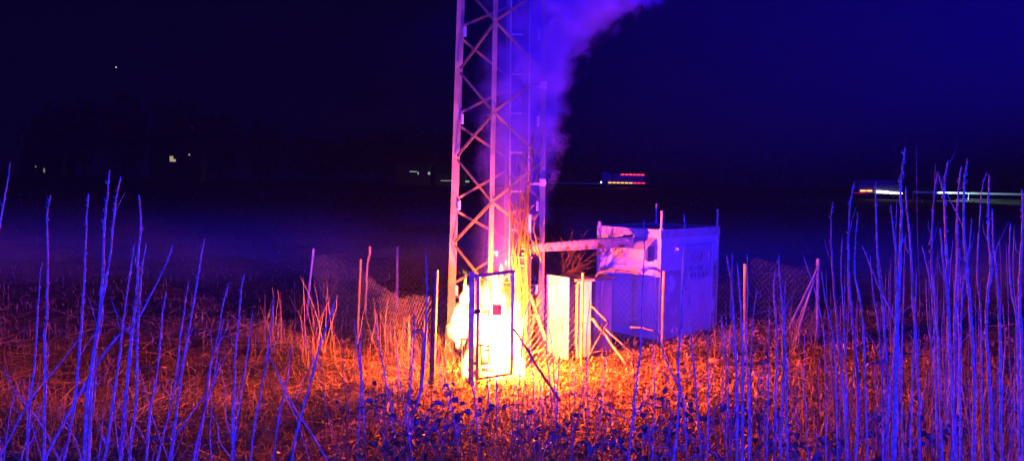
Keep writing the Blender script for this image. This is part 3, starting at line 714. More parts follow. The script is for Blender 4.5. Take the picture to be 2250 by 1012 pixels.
MID = [
 [2.6,(778,700),(784,760),(793,830),(790,900),(785,1012)], [2.8,(795,715),(792,780),(797,860),(800,930),(800,1012)],
 [3,(825,708),(835,770),(848,840),(860,900),(870,1012)], [2.4,(912,680),(910,740),(906,800),(900,880),(895,1012)],
 [4.2,(935,552),(938,620),(936,700),(932,780),(925,850),(905,930),(900,1012)], [2.2,(905,700),(903,760),(898,850),(890,930),(885,1012)],
 [2,(1067,452),(1066,520),(1068,600),(1073,680),(1070,800),(1075,900),(1080,1012)], [1.8,(1083,577),(1088,610),(1095,650),(1100,740),(1090,860),(1095,1012)],
 [2.2,(1178,600),(1168,650),(1152,700),(1146,780),(1140,860),(1138,1012)], [2.2,(1196,610),(1198,700),(1202,780),(1210,860),(1212,930),(1210,1012)],
 [2,(1242,640),(1236,720),(1228,800),(1224,880),(1222,1012)], [2,(1205,715),(1214,770),(1218,850),(1225,1012)], [1.8,(1008,690),(1012,760),(1040,860),(1052,1012)],
 [1.8,(1035,800),(1043,860),(1050,940),(1050,1012)], [2,(1299,640),(1290,720),(1288,800),(1292,900),(1290,1012)], [1.8,(1180,800),(1190,880),(1196,1012)],
 [1.8,(1255,790),(1262,860),(1258,940),(1255,1012)], [2.2,(870,770),(880,850),(895,930),(905,1012)], [1.8,(958,760),(975,850),(1000,930),(1010,1012)],
 [1.8,(1330,760),(1324,850),(1318,930),(1310,1012)], [1.8,(1160,700),(1166,780),(1172,850),(1176,1012)]]
CEN = [
 [3.2,(1415,480),(1416,560),(1410,660),(1408,760),(1400,830),(1390,920),(1380,1012)], [3.6,(1503,470),(1508,560),(1500,640),(1496,720),(1490,800),(1492,880),(1480,1012)],
 [2.6,(1435,673),(1445,730),(1460,780),(1480,830),(1500,870),(1510,1012)], [3,(1512,590),(1515,680),(1520,760),(1528,840),(1535,930),(1540,1012)],
 [2.6,(1555,720),(1555,800),(1556,900),(1555,1012)], [4.4,(1597,560),(1607,620),(1612,690),(1616,770),(1620,860),(1618,1012)],
 [4.4,(1620,580),(1625,640),(1630,730),(1632,820),(1630,1012)], [2.6,(1641,558),(1643,640),(1640,760),(1645,880),(1645,1012)],
 [3,(1663,635),(1657,680),(1652,740),(1650,800),(1648,900),(1650,1012)], [3.6,(1703,592),(1700,640),(1705,710),(1706,790),(1703,880),(1700,1012)],
 [4.2,(1711,557),(1714,620),(1720,700),(1722,790),(1718,880),(1714,1012)], [3.2,(1727,610),(1724,660),(1722,710),(1728,820),(1730,1012)],
 [2.2,(1690,665),(1690,740),(1688,860),(1684,1012)], [2.2,(1433,755),(1438,850),(1436,930),(1434,1012)], [2.4,(1585,690),(1592,770),(1600,860),(1604,1012)],
 [2.2,(1765,560),(1785,620),(1800,680),(1812,760),(1815,1012)]]
RGT = [
 [3.6,(1830,442),(1826,490),(1828,560),(1833,640),(1838,700),(1845,790),(1855,880),(1860,1012)], [4,(1876,398),(1868,450),(1864,530),(1866,620),(1870,680),(1878,760),(1885,850),(1880,1012)],
 [3.4,(1885,465),(1880,520),(1878,600),(1888,650),(1895,700),(1900,800),(1905,1012)], [4,(1924,400),(1925,470),(1928,560),(1932,610),(1940,680),(1945,760),(1950,860),(1945,1012)],
 [5.5,(1988,323),(1983,370),(1979,410),(1980,470),(1978,560),(1975,640),(1972,720),(1970,800),(1965,1012)], [3.6,(1957,450),(1962,500),(1970,560),(1972,620),(1968,750),(1960,1012)],
 [4.2,(1989,410),(1995,480),(2002,560),(2005,640),(2012,740),(2018,850),(2020,1012)], [3,(1895,540),(1915,590),(1935,640),(1960,690),(1975,760),(1985,1012)],
 [4,(2060,375),(2052,430),(2048,520),(2047,600),(2055,660),(2060,740),(2065,850),(2070,1012)], [5,(2083,352),(2075,410),(2076,480),(2080,560),(2083,650),(2085,760),(2090,880),(2090,1012)],
 [2.6,(2062,378),(2068,405),(2075,440),(2078,520)], [4.2,(2112,365),(2105,430),(2103,500),(2106,570),(2100,650),(2098,740),(2100,1012)],
 [5.2,(2125,348),(2118,420),(2118,500),(2124,580),(2128,640),(2135,720),(2140,820),(2140,1012)], [5,(2173,382),(2172,450),(2172,520),(2178,580),(2170,650),(2168,740),(2175,850),(2180,1012)],
 [4,(2180,460),(2182,530),(2190,600),(2195,680),(2198,780),(2200,1012)], [2.6,(2168,378),(2157,420),(2152,500),(2148,560),(2148,620),(2155,700),(2160,1012)],
 [5,(2246,415),(2248,480),(2243,560),(2240,650),(2245,760),(2248,1012)], [4,(2066,500),(2070,550),(2078,620),(2085,720),(2100,1012)], [3,(2135,480),(2130,540),(2120,590),(2112,700),(2110,1012)],
 [3.4,(2220,490),(2218,560),(2222,640),(2235,720),(2240,1012)], [2.6,(1805,590),(1812,650),(1822,700),(1835,780),(1840,1012)], [2.6,(1851,520),(1848,590),(1852,680),(1858,780),(1862,1012)],
 [2.6,(2026,540),(2040,600),(2050,680),(2055,800),(2060,1012)], [3,(1912,560),(1918,640),(1930,720),(1938,820),(1940,1012)], [3,(2014,600),(2010,700),(2005,800),(2000,1012)]]
def cane(spec, label, group, Yd, matn='cane'):
    rp = spec[0]*.62; pts = spec[1:]; fine = []
    ph = random.random()*6
    W = [P(x, y, Yd+.10*math.sin(i*1.3+ph)) for i, (x, y) in enumerate(pts)]
    # Catmull-Rom through the traced points
    for i in range(len(W)-1):
        a_ = W[max(i-1, 0)]; b_ = W[i]; c_ = W[i+1]; d_ = W[min(i+2, len(W)-1)]
        for t in np.linspace(0, 1, 6)[:-1]:
            q = .5*((2*b_) + (c_-a_)*t + (2*a_-5*b_+4*c_-d_)*t*t + (-a_+3*b_-3*c_+d_)*t**3); fine.append(q)
    fine.append(W[-1]); e = W[-1]; dr_ = (W[-1]-W[-2]).normalized()
    if e.z > g1(e.x, e.y) and pts[-1][1] > 600:
        h = e.z-g1(e.x, e.y)+.06; q = Vector((e.x+dr_.x*h*.35, e.y+.03, g1(e.x, e.y)-.06))
        for t in (.33, .66, 1): fine.append(e.lerp(q, t))
    r0 = rp*Yd/FPX; n = len(fine)
    rad = []
    for i in range(n):
        t = i/(n-1); r = r0*(.5+.5*min(1, t*2.0)+.35*max(0, t-.45))
        r *= 1+.2*(i % 4 == 2)*random.random()+random.uniform(-.08, .08); rad.append(r)
    rad[0] *= .75
    fine = [q+Vector((random.gauss(0, r0*.16), random.gauss(0, r0*.2), 0)) for q in fine]
    o = MB(); o.tube(fine, rad, 8)
    for i in range(2, n-3):    # buds
        if random.random() < .33:
            s = random.choice((-1, 1)); q = fine[i]; o.tube([q, q+Vector((s*r0*1.5, 0, r0*.8)), q+Vector((s*r0*1.8, 0, r0*3))], [r0*.35, r0*.4, r0*.08], 5)
    if rp > 1.4:
        for _ in range(random.choice((1, 2, 3, 4))):
            i = random.randrange(n//4, n-4); s = random.choice((-1, 1)); q = fine[i]; L_ = random.uniform(.08, .32); w_ = random.uniform(.15, .7); k_ = 5
            o.tube([q+Vector((s*w_*L_*t+random.gauss(0, .004), random.gauss(0, .01), L_*t)) for t in np.linspace(0, 1, k_)], [r0*.38*(1-.7*t) for t in np.linspace(0, 1, k_)], 5)
    return tag(o.build('bare_cane', Mx[matn], smooth=True), label, 'cane', group)
ORD = ['first', 'second', 'third', 'fourth', 'fifth', 'sixth', 'seventh', 'eighth', 'ninth', 'tenth', 'eleventh', 'twelfth', 'thirteenth', 'fourteenth', 'fifteenth', 'sixteenth', 'seventeenth', 'eighteenth', 'nineteenth', 'twentieth', 'twenty-first', 'twenty-second', 'twenty-third', 'twenty-fourth', 'twenty-fifth', 'twenty-sixth']
def zone(L, tail, group, Y0, Y1, matn='cane'):
    order = sorted(range(len(L)), key=lambda i: L[i][1][0]); hs = sorted(s[1][1] for s in L)
    for rk, i in enumerate(order):
        s = L[i]; dx = s[1][0]-s[-1][0]; dy = s[-1][1]-s[1][1]
        lean = 'sharply slanting' if abs(dx) > .5*dy else ('right leaning' if dx > .12*dy else ('left leaning' if dx < -.12*dy else 'upright'))
        size = 'tall' if s[1][1] <= hs[len(hs)//3] else ('short' if s[1][1] >= hs[2*len(hs)//3] else 'medium')
        if s[1][1] == hs[0]: size = 'tallest'
        th = 'thick' if s[0] >= 4.2 else ('thin' if s[0] < 2.8 else '')
        lab = f"{size} {lean} cane, {ORD[rk]} by tip from the left {tail}"
        cane(s, lab, group, random.uniform(Y0, Y1), matn)
zone(LFT, 'of the left group', 'bare canes standing at the left', 4.0, 5.2)
zone(MID, 'of those before the fire', 'bare canes in front of the fire', 6.0, 7.5)
zone(CEN, 'of those before the shelter', 'bare canes in front of the shelter', 4.6, 5.8)
zone(RGT, 'in the right thicket', 'bare canes in the right hand thicket', 4.2, 5.6)
# thin stems that nothing tells apart
for k in range(74):
    px = random.choice([random.uniform(1800, 2260)]*3+[random.uniform(1580, 1800)]); top = random.gauss(640, 75) if px > 1800 else random.uniform(650, 820)
    if px > 2020: top -= 60
    dxx = random.gauss(0, 18); s = [random.uniform(1.2, 2.2), (px+dxx, top)]
    for t in (.25, .5, .75, 1): s.append((px+dxx*(1-t)+random.gauss(0, 4), top+(1012-top)*t))
    cane(s, 'thin bare stem filling the gaps of the crowded thicket on the right', 'thin stems of the right hand thicket', random.uniform(5.2, 7.5), 'twig' if k % 2 else 'cane')
for k in range(46):
    px = random.uniform(740, 1580); top = random.uniform(730, 900); dxx = random.gauss(0, 25); s = [random.uniform(1.1, 1.8), (px+dxx, top)]
    for t in (.3, .6, 1): s.append((px+dxx*(1-t)+random.gauss(0, 4), top+(1012-top)*t))
    cane(s, 'thin dark stem standing in the low brambles along the bottom of the picture', 'thin dark stems in the brambles', random.uniform(6.2, 8), 'twig')
for k in range(16):
    px = random.uniform(0, 700); top = random.uniform(760, 920); dxx = random.gauss(0, 45); s = [random.uniform(1.3, 2.0), (px+dxx, top)]
    for t in (.3, .6, 1): s.append((px+dxx*(1-t)+random.gauss(0, 4), top+(1012-top)*t))
    cane(s, 'low thin stem between the taller canes at the bottom left', 'low thin stems at the bottom left', random.uniform(4.6, 6.2), 'cane')

# ------------------------------------------------------------------ brambles
def leaf(m, c, L, w, az, el, roll):
    d = Vector((math.cos(az)*math.cos(el), math.sin(az)*math.cos(el), math.sin(el))); s = d.cross(Vector((0, 0, 1))).normalized(); n_ = s.cross(d)
    s = s*math.cos(roll)+n_*math.sin(roll); n_ = s.cross(d)
    c = Vector(c); f = w*.25
    vs = [c, c+d*L*.3+s*w/2+n_*f, c+d*L*.7+s*w*.4+n_*f, c+d*L-n_*f*.8, c+d*L*.7-s*w*.4+n_*f, c+d*L*.3-s*w/2+n_*f, c+d*L*.32, c+d*L*.7]
    m.add(vs, [(0, 1, 6), (1, 2, 7, 6), (2, 3, 7), (0, 6, 5), (6, 7, 4, 5), (7, 3, 4)])
BR_ = [(820, 900, 6.4, .9, 'at the bottom left of the fire'), (905, 870, 6.8, 1.05, 'with the darkest leaves, below the bent yellow pipe'), (1015, 905, 6.6, .9, 'right below the gate'),
      (1140, 930, 6.3, .8, 'below the white hot flames'), (1235, 935, 6.2, .8, 'below the open cabinet door'), (1360, 940, 6.2, .8, 'below the blue lit cabinet'), (1480, 890, 5.8, 1.0, 'below the shelter corner'),
      (1590, 900, 5.8, 1.0, 'below the right side of the shelter'), (1700, 930, 5.8, .9, 'below the right fence post'), (1820, 930, 5.8, .9, 'at the left foot of the thicket'),
      (1960, 930, 5.8, .9, 'in the middle of the thicket foot'), (2120, 930, 5.8, .9, 'at the right foot of the thicket'), (60, 980, 5.6, .6, 'in the bottom left corner'), (330, 990, 5.4, .5, 'at the foot of the left canes'), (680, 1000, 6.2, .5, 'at the bottom, left of centre')]
for (px, py, Yd, hh, tail) in BR_:
    c = P(px, py, Yd); z0 = g1(c.x, c.y); top = c.z
    root = empty('bramble', (c.x, c.y, z0), 'leafy bramble tangle '+tail, 'bramble', 'brambles along the bottom of the picture')
    m = MB(); lf = MB()
    for k in range(int(15*hh/.8)):
        x0 = c.x+random.gauss(0, .16); y0 = c.y+random.gauss(0, .2); H_ = (top-z0)*random.uniform(.55, 1.12); dx_ = random.gauss(0, .28); pts = []
        for i in range(9):
            t = i/8; zz = z0 + H_*math.sin(t*1.9)/math.sin(1.571); pts.append(Vector((x0+dx_*t*1.4+random.gauss(0, .012), y0+random.gauss(0, .02), zz)))
        m.tube(pts, [.007*(1-.6*i/8) for i in range(9)], 5)
        for q in pts[3:]:
            if random.random() < .42:
                for r_ in range(random.choice((1, 1, 2))): leaf(lf, q+Vector((random.gauss(0, .03), random.gauss(0, .03), random.gauss(0, .03))), random.uniform(.05, .1), random.uniform(.035, .065), random.uniform(0, 6.28), random.uniform(-1.1, .6), random.uniform(-1, 1))
    m.build('stems', Mx['twig'], root); lf.build('leaves', Mx['bleaf'], root)

# ------------------------------------------------------------------ far belt of trees
def far_tree(x, y, h, w, k):
    z0 = g1(x, y); n = 420; th = rng.uniform(0, 2*np.pi, n); ph = np.arccos(rng.uniform(-1, 1, n)); rr = rng.uniform(.5, 1.05, n)*(1+.22*np.sin(th*3+k)*np.sin(ph*4+k))
    cx = x+w*.5*rr*np.sin(ph)*np.cos(th); cy = y+w*.45*rr*np.sin(ph)*np.sin(th); cz = z0+h*.58+h*.44*rr*np.cos(ph)
    s = rng.uniform(.5, 1.3, n); a_ = rng.normal(0, 1, (n, 3)); a_ /= np.linalg.norm(a_, axis=1)[:, None]; b_ = np.cross(a_, rng.normal(0, 1, (n, 3))); b_ /= np.linalg.norm(b_, axis=1)[:, None]
    c = np.stack([cx, cy, cz], 1); V = np.stack([c-a_*s[:, None], c-b_*s[:, None]*.6, c+a_*s[:, None], c+b_*s[:, None]*.6], 1)
    return V
trees = []; xk = -118
while xk < 130:
    h = 15+3.5*math.sin(xk*.06+1)+random.uniform(-2.2, 2.2); 
    if xk > 8: h *= .75
    w_ = random.uniform(8, 13); trees.append((xk, 186+random.uniform(-7, 7), h, w_)); xk += w_*.62
TV = []; TB = MB()
for k, (x, y, h, w_) in enumerate(trees):
    TV.append(far_tree(x, y, h, w_, k).reshape(-1, 3)); TB.tube([(x, y, g1(x, y)-.2), (x+.2, y, g1(x, y)+h*.35), (x, y, g1(x, y)+h*.7)], [.4, .3, .12], 6)
TV = np.concatenate(TV); o = arr_mesh('woodland', TV, np.arange(len(TV)).reshape(-1, 4), Mx['tree'])
tag(o, 'dark belt of trees beyond the field, one black mass against the night sky', 'woodland', kind='stuff')
o2 = TB.build('trunks', Mx['bark']); o2.parent = o; 

# ------------------------------------------------------------------ far house and lights
warm = emis('lit_window_warm', (1, .85, .5), .4); wht = emis('white_lamp', (.85, 1, .9), 2.2); red = emis('red_lamp', (1, .03, .05), 3.0); amb = emis('amber_lamp', (1, .38, .06), 3.2); bright = emis('headlamp_white', (1, .97, .9), 9)
def house(px, py, Yd, w_, h_, label, lit, mtl, sc_=1):
    p = P(px, py, Yd); z0 = g1(p.x, Yd); root = empty('house', (p.x, Yd, z0), label, 'house')
    top = max(p.z+1.5, z0+h_)
    m = MB(); m.box((p.x, Yd+3, (z0+top)/2), (w_, 6, top-z0)); m.build('wall', Mx['dark'], root)
    m = MB(); x0, x1 = p.x-w_/2-.4, p.x+w_/2+.4
    vs = [(x0, Yd-.4, top-.05), (x1, Yd-.4, top-.05), (x1, Yd+6.4, top-.05), (x0, Yd+6.4, top-.05), (x0, Yd+3, top+2.4), (x1, Yd+3, top+2.4)]
    m.add(vs, [(0,1,5,4), (2,3,4,5), (0,4,3), (1,2,5), (3,2,1,0)]); m.build('roof', Mx['dark'], root)
    for (dx, dz, ww, hh) in lit:
        m = MB(); m.box((p.x+dx, Yd-.03, p.z+dz), (ww, .05, hh)); m.build('window', mtl, root)
house(377, 349, 150, 9, 5, 'dark far house with one bright warm window left of the tower', [(0, 0, .7, 1.1), (.6, -.3, .5, .5), (3.6, .9, .3, .3)], warm)
house(88, 372, 160, 8, 4, 'faint far house with two dim windows at the left edge', [(.9, -.2, .3, .9), (-.9, .6, .25, .3)], emis('dim_window', (1, .9, .7), .22))  # added house; its glowing panes stand in for two street lamps
house(908, 377, 150, 7, 4, 'dark far house with a thin lit eave just left of the tower', [(0, 0, 1.5, .14), (1.0, -.3, .18, .5), (3.2, -.3, .4, .5)], emis('pale_window', (.8, .9, .7), .5))
house(990, 397, 150, 6, 2, 'low far shed with a pale lit strip beside the left tower leg', [(-.2, 0, 3.6, .12), (3.4, -.1, .8, .35)], emis('pale_strip', (.8, .9, .7), .4))  # added shed; its glowing strips stand in for a vehicle light streak
st = P(255, 148, 900); m = MB(); m.ball(st, .75, nu=8, nv=6); tag(m.build('star', emis('star_light', (1, .95, .85), 1.2)), 'single tiny bright star in the dark sky at the upper left', 'star')

# far lorry and bus; their lamp rows stand in for motion light streaks
def lorry():
    Yd = 144; a_ = P(1322, 401, Yd); b_ = P(1416, 401, Yd); L = b_.x-a_.x; z0 = g1(a_.x, 148)+.25
    root = empty('lorry', ((a_.x+b_.x)/2, Yd, z0), 'distant dark lorry with red and amber lamps on the road right of the tower', 'lorry'); xm = (a_.x+b_.x)/2; zt = P(1390, 383, Yd).z
    m = MB(); m.box((xm+1.1, Yd+1.3, (z0+.9+zt)/2), (L-2.2, 2.4, zt-z0-.9)); m.build('cargo_box', Mx['hull'], root)
    m = MB(); m.box((a_.x+1, Yd+1.3, z0+1.55), (1.9, 2.3, 2.1)); m.box((a_.x+.7, Yd+1.3, z0+2.7), (1.2, 2.1, .3)); m.build('cab', Mx['hull'], root)
    for x in (a_.x+1, xm+1.5, xm+2.8):
        m = MB(); m.tube([(x, Yd+.1, z0+.5), (x, Yd+.45, z0+.5)], .5, 14); m.build('wheel', Mx['black'], root)
    for k in range(9):  # lamp rows added to imitate the amber and red streaks
        x = a_.x+1.6+k*(L-1.8)/8; m = MB(); m.box((x, Yd+.05, a_.z), (.62, .08, .17)); m.build('marker_lamp', amb if k < 6 else red, root)
    for k in range(6):
        x = P(1368, 383, Yd).x+k*.78; m = MB(); m.box((x, Yd+.05, zt-.06), (.6, .08, .22)); m.build('marker_lamp', red, root)
    m = MB(); m.ball((a_.x-.02, Yd+.7, z0+.9), .12, nu=8, nv=5); m.build('headlight', bright, root)
    return a_, z0
la, lz = lorry()
def bus():
    Yd = 84; a_ = P(1886, 420, Yd); b_ = P(1982, 424, Yd); z0 = g1(a_.x, 88)+.2; L = b_.x-a_.x; xm = (a_.x+b_.x)/2; hl = a_.z
    root = empty('minibus', (xm, Yd, z0), 'distant vehicle with glaring white side lights and orange tail lamp on the road at right', 'minibus')
    m = MB(); m.box((xm, Yd+.95, z0+.95), (L, 1.8, 1.05)); m.build('body', Mx['hull'], root)
    m = MB(); m.box((xm-.2, Yd+.95, z0+1.7), (L-1.0, 1.6, .5)); m.build('roof', Mx['hull'], root)
    for x in (a_.x+.9, b_.x-.9):
        m = MB(); m.tube([(x, Yd+.02, z0+.36), (x, Yd+.25, z0+.36)], .36, 14); m.build('wheel', Mx['black'], root)
    for k in range(4):  # side lamps added to imitate the blurred white streak
        p = P(1931+k*15, 421.3+k*1.0, Yd); m = MB(); m.box((p.x, Yd-.02, p.z), (.66, .06, .24-.035*k)); m.build('side_light', bright, root)
    for k in range(2):
        p = P(1896+k*14, 419, Yd); m = MB(); m.box((p.x, Yd-.02, p.z), (.6, .06, .15)); m.build('tail_light', amb, root)
    m = MB(); p = P(1884, 424, Yd); m.box((p.x+.4, Yd-.03, p.z), (1.6, .05, .05)); m.build('tail_light', emis('dim_red', (1, .02, .02), .5), root)
    return b_, z0
bb, bz = bus()

# ------------------------------------------------------------------ volumes
def curve_node(nt, pts, src, lo, hi):
    "piecewise map src in metres -> metres through a colour-free float curve"
    mr = nt.nodes.new('ShaderNodeMapRange'); mr.inputs[1].default_value = pts[0][0]; mr.inputs[2].default_value = pts[-1][0]
    nt.links.new(src, mr.inputs[0]); fc = nt.nodes.new('ShaderNodeFloatCurve'); c = fc.mapping.curves[0]
    for i, (z, v) in enumerate(pts):
        q = ((z-pts[0][0])/(pts[-1][0]-pts[0][0]), (v-lo)/(hi-lo))
        if i == 0: c.points[0].location = q
        elif i == len(pts)-1: c.points[-1].location = q
        else: c.points.new(*q)
    fc.mapping.update(); nt.links.new(mr.outputs[0], fc.inputs['Value'])
    m2 = nt.nodes.new('ShaderNodeMapRange'); m2.inputs[3].default_value = lo; m2.inputs[4].default_value = hi; nt.links.new(fc.outputs[0], m2.inputs[0]); return m2.outputs[0]
def mth(nt, op, a, b=None, clamp=False):
    n = nt.nodes.new('ShaderNodeMath'); n.operation = op; n.use_clamp = clamp
    for i, q in enumerate((a, b)):
        if q is None: continue
        if isinstance(q, (int, float)): n.inputs[i].default_value = q
        else: nt.links.new(q, n.inputs[i])
    return n.outputs[0]
def vol_mat(name):
    m = bpy.data.materials.new(name); m.use_nodes = True; nt = m.node_tree; nt.nodes.clear(); out = nt.nodes.new('ShaderNodeOutputMaterial')
    tc = nt.nodes.new('ShaderNodeTexCoord'); sx = nt.nodes.new('ShaderNodeSeparateXYZ'); nt.links.new(tc.outputs['Object'], sx.inputs[0]); return m, nt, out, tc, sx
# smoke plume
SM = [(1.5, -.2, .5), (2.2, -.14, .68), (3.2, .0, .72), (4.14, .06, .86), (5.0, .14, .9), (5.43, .22, .95), (6.0, .36, 1.0), (6.6, .62, 1.2), (7.2, 1.1, 1.6), (8.0, 2.1, 2.1), (9.2, 3.8, 2.6)]
m = MB(); vs = []; N_ = 20
for (z, cx, rx) in SM:
    for k in range(N_):
        a_ = 2*math.pi*k/N_; vs.append((cx+rx*1.25*math.cos(a_), 15.0+.35*(z-1.7)*.0+(min(rx, 1.2)*.9)*1.4*math.sin(a_), z))
n = len(SM)
m.add(vs, [(i*N_+k, i*N_+(k+1) % N_, (i+1)*N_+(k+1) % N_, (i+1)*N_+k) for i in range(n-1) for k in range(N_)]+[tuple(range(N_-1, -1, -1)), tuple(range((n-1)*N_, n*N_))])
ms, nt, out, tc, sx = vol_mat('smoke_volume')
cxn = curve_node(nt, [(z, c) for z, c, r in SM], sx.outputs['Z'], -1, 5); rxn = curve_node(nt, [(z, r) for z, c, r in SM], sx.outputs['Z'], 0, 3)
no = nt.nodes.new('ShaderNodeTexNoise'); no.inputs['Scale'].default_value = 1.9; no.inputs['Detail'].default_value = 6; no.inputs['Roughness'].default_value = .62; no.inputs['Distortion'].default_value = .5; nt.links.new(tc.outputs['Object'], no.inputs['Vector'])
dxn = mth(nt, 'DIVIDE', mth(nt, 'SUBTRACT', sx.outputs['X'], cxn), rxn)
dyn = mth(nt, 'DIVIDE', mth(nt, 'SUBTRACT', sx.outputs['Y'], 15.0), 1.0)
rr = mth(nt, 'SQRT', mth(nt, 'ADD', mth(nt, 'MULTIPLY', dxn, dxn), mth(nt, 'MULTIPLY', dyn, dyn)))
e_ = mth(nt, 'SUBTRACT', 1.0, rr); e_ = mth(nt, 'ADD', e_, mth(nt, 'MULTIPLY', mth(nt, 'SUBTRACT', no.outputs['Fac'], .5), 2.1))
# denser towards the lee side and with height
lee = mth(nt, 'MULTIPLY', mth(nt, 'ADD', dxn, 1.1), .8, True)
den = mth(nt, 'MULTIPLY', mth(nt, 'MULTIPLY', mth(nt, 'MAXIMUM', e_, 0.0), 1.6, True), mth(nt, 'ADD', mth(nt, 'MULTIPLY', lee, .7), .3))
fz = nt.nodes.new('ShaderNodeMapRange'); fz.inputs[1].default_value = 2.8; fz.inputs[2].default_value = 5.8; fz.inputs[3].default_value = .42; fz.interpolation_type = 'SMOOTHSTEP'; nt.links.new(sx.outputs['Z'], fz.inputs[0])
den = mth(nt, 'MULTIPLY', mth(nt, 'MULTIPLY', den, fz.outputs[0]), 1.8)
pv = nt.nodes.new('ShaderNodeVolumePrincipled'); pv.inputs['Color'].default_value = (.13, .1, .88, 1); pv.inputs['Density Attribute'].default_value = ''; nt.links.new(den, pv.inputs['Density']); nt.links.new(pv.outputs[0], out.inputs['Volume'])
pv.inputs['Anisotropy'].default_value = -.35
smk = m.build('smoke', ms); tag(smk, 'thick smoke plume rising from the fire through the tower and drifting right', 'smoke')

# fire
fire = empty('fire', (-.35, 13.5, 0), 'blinding white and yellow flames pouring out of the burning cabinet', 'fire')
def flame(c, rx, ry, z0, z1, strength, seed, lean=0, base=.8, nsc=6.5, amp=1.0):
    mm, nt, out, tc, sx = vol_mat('flame_volume'); L = nt.links
    H_ = z1-z0
    no = nt.nodes.new('ShaderNodeTexNoise'); no.noise_dimensions = '4D'; no.inputs['W'].default_value = seed; no.inputs['Scale'].default_value = nsc; no.inputs['Detail'].default_value = 4
    mp = nt.nodes.new('ShaderNodeMapping'); mp.inputs['Scale'].default_value = (1, 1, .45); L.new(tc.outputs['Object'], mp.inputs[0]); L.new(mp.outputs[0], no.inputs['Vector'])
    h = mth(nt, 'DIVIDE', sx.outputs['Z'], H_)
    prof = curve_node(nt, [(0, base-.1), (.12, base*.5+.45), (.35, 1), (.6, .8), (.82, .42), (1, .02)], h, 0, 1)
    xx = mth(nt, 'SUBTRACT', sx.outputs['X'], mth(nt, 'MULTIPLY', h, lean))
    a1 = mth(nt, 'DIVIDE', xx, rx); b1 = mth(nt, 'DIVIDE', sx.outputs['Y'], ry)
    r_ = mth(nt, 'SQRT', mth(nt, 'ADD', mth(nt, 'MULTIPLY', a1, a1), mth(nt, 'MULTIPLY', b1, b1)))
    e = mth(nt, 'SUBTRACT', prof, r_); e = mth(nt, 'ADD', e, mth(nt, 'MULTIPLY', mth(nt, 'SUBTRACT', no.outputs['Fac'], .5), amp*2.6))
    e = mth(nt, 'MULTIPLY', mth(nt, 'MAXIMUM', e, 0.0), 2.6, True); e2 = mth(nt, 'MULTIPLY', mth(nt, 'POWER', e, 2.4), strength)
    em = nt.nodes.new('ShaderNodeEmission'); em.inputs['Color'].default_value = (1, .42, .085, 1); L.new(e2, em.inputs['Strength']); L.new(em.outputs[0], out.inputs['Volume'])
    q = MB(); vs = []; N = 16; lv = [(-.06, .5), (.02, 1.2), (.35, 1.6), (.6, 1.5), (.82, 1.1), (1.12, .5)]
    for (t, s) in lv:
        for k in range(N):
            a_ = 2*math.pi*k/N; vs.append((lean*t+rx*s*1.1*math.cos(a_), ry*s*1.1*math.sin(a_), t*H_))
    q.add(vs, [(i*N+k, i*N+(k+1) % N, (i+1)*N+(k+1) % N, (i+1)*N+k) for i in range(len(lv)-1) for k in range(N)]+[tuple(range(N-1, -1, -1)), tuple(range((len(lv)-1)*N, len(lv)*N))])
    o = q.build('flame', mm, None); o.parent = fire; o.location = Vector((c[0], c[1], z0))-fire.location
    return o
flame((-.31, 13.72), .45, .27, .0, 2.06, 140, 1, .03, amp=1.15)
flame((-.97, 13.75), .23, .17, .42, 1.82, 150, 3.3, .12, base=.15, amp=1.25)
flame((-.78, 13.35), .12, .10, .0, .75, 110, 21.5, .04, amp=1.2)
flame((.15, 13.45), .13, .10, .0, .6, 110, 25.5, .04, amp=1.2)
flame((.07, 13.75), .16, .15, .0, 1.95, 80, 6.1, .0, amp=.8)
flame((-.2, 13.75), .07, .07, 1.55, 2.14, 100, 12.5, .0, base=.4, amp=.9)
flame((-.5, 13.7), .12, .1, 1.2, 1.98, 120, 15.5, .05, base=.4, amp=.9)
flame((-.8, 13.6), .09, .08, .05, .7, 90, 17.5, .05, amp=.9)
flame((-.25, 13.45), .40, .14, .0, .55, 90, 9.1, .0, amp=.9)

def plight(loc, col_, e, r, name='fire_glow'):
    d = bpy.data.lights.new(name, 'POINT'); d.energy = e; d.color = col_; d.shadow_soft_size = r
    o = bpy.data.objects.new(name, d); col.objects.link(o); o.location = loc; return o
FC = (1, .092, .006)
plight((-.36, 13.45, 1.0), FC, 750, .12); plight((-.95, 13.7, 1.1), FC, 260, .06); plight((.12, 13.55, .8), FC, 5000, .1); plight((.0, 13.6, 1.84), FC, 3500, .05); plight((-.3, 13.3, .3), FC, 550, .08)
def spot(loc, tgt, col_, e, r, ang, blend=.4, name='beacon'):
    d = bpy.data.lights.new(name, 'SPOT'); d.energy = e; d.color = col_; d.shadow_soft_size = r; d.spot_size = R(ang); d.spot_blend = blend
    o = bpy.data.objects.new(name, d); col.objects.link(o); o.location = loc
    o.rotation_euler = (Vector(tgt)-Vector(loc)).to_track_quat('-Z', 'Y').to_euler(); return o
BL_ = (.018, .03, 1)
# two blue beacons of the emergency vehicles on the road behind the camera
spot((-1.5, -8, 4.3), (0, 15, 3.6), BL_, 11500, .12, 120)
spot((7.5, -14, 3.9), (4, 15, 3.6), (.008, .003, 1), 56000, .12, 120)
spot((7.5, 0, 5.2), (10.5, 12, 15.4), (.002, .001, 1), 600000, .12, 88, .35)  # added lamp aimed at empty air to make the blue glow at right
# added beams that brighten the rails as light streaks of the far vehicles
spot((la.x-.3, 143, lz+.9), (la.x-14, 146.6, lz+.4), (.85, 1, .85), 8000, .1, 18, .5, 'headlight_beam')
spot((bb.x+.2, 82.5, bz+.7), (bb.x+16, 76.5, bz+.3), (.6, 1, .9), 6000, .1, 40, .5, 'headlight_beam')

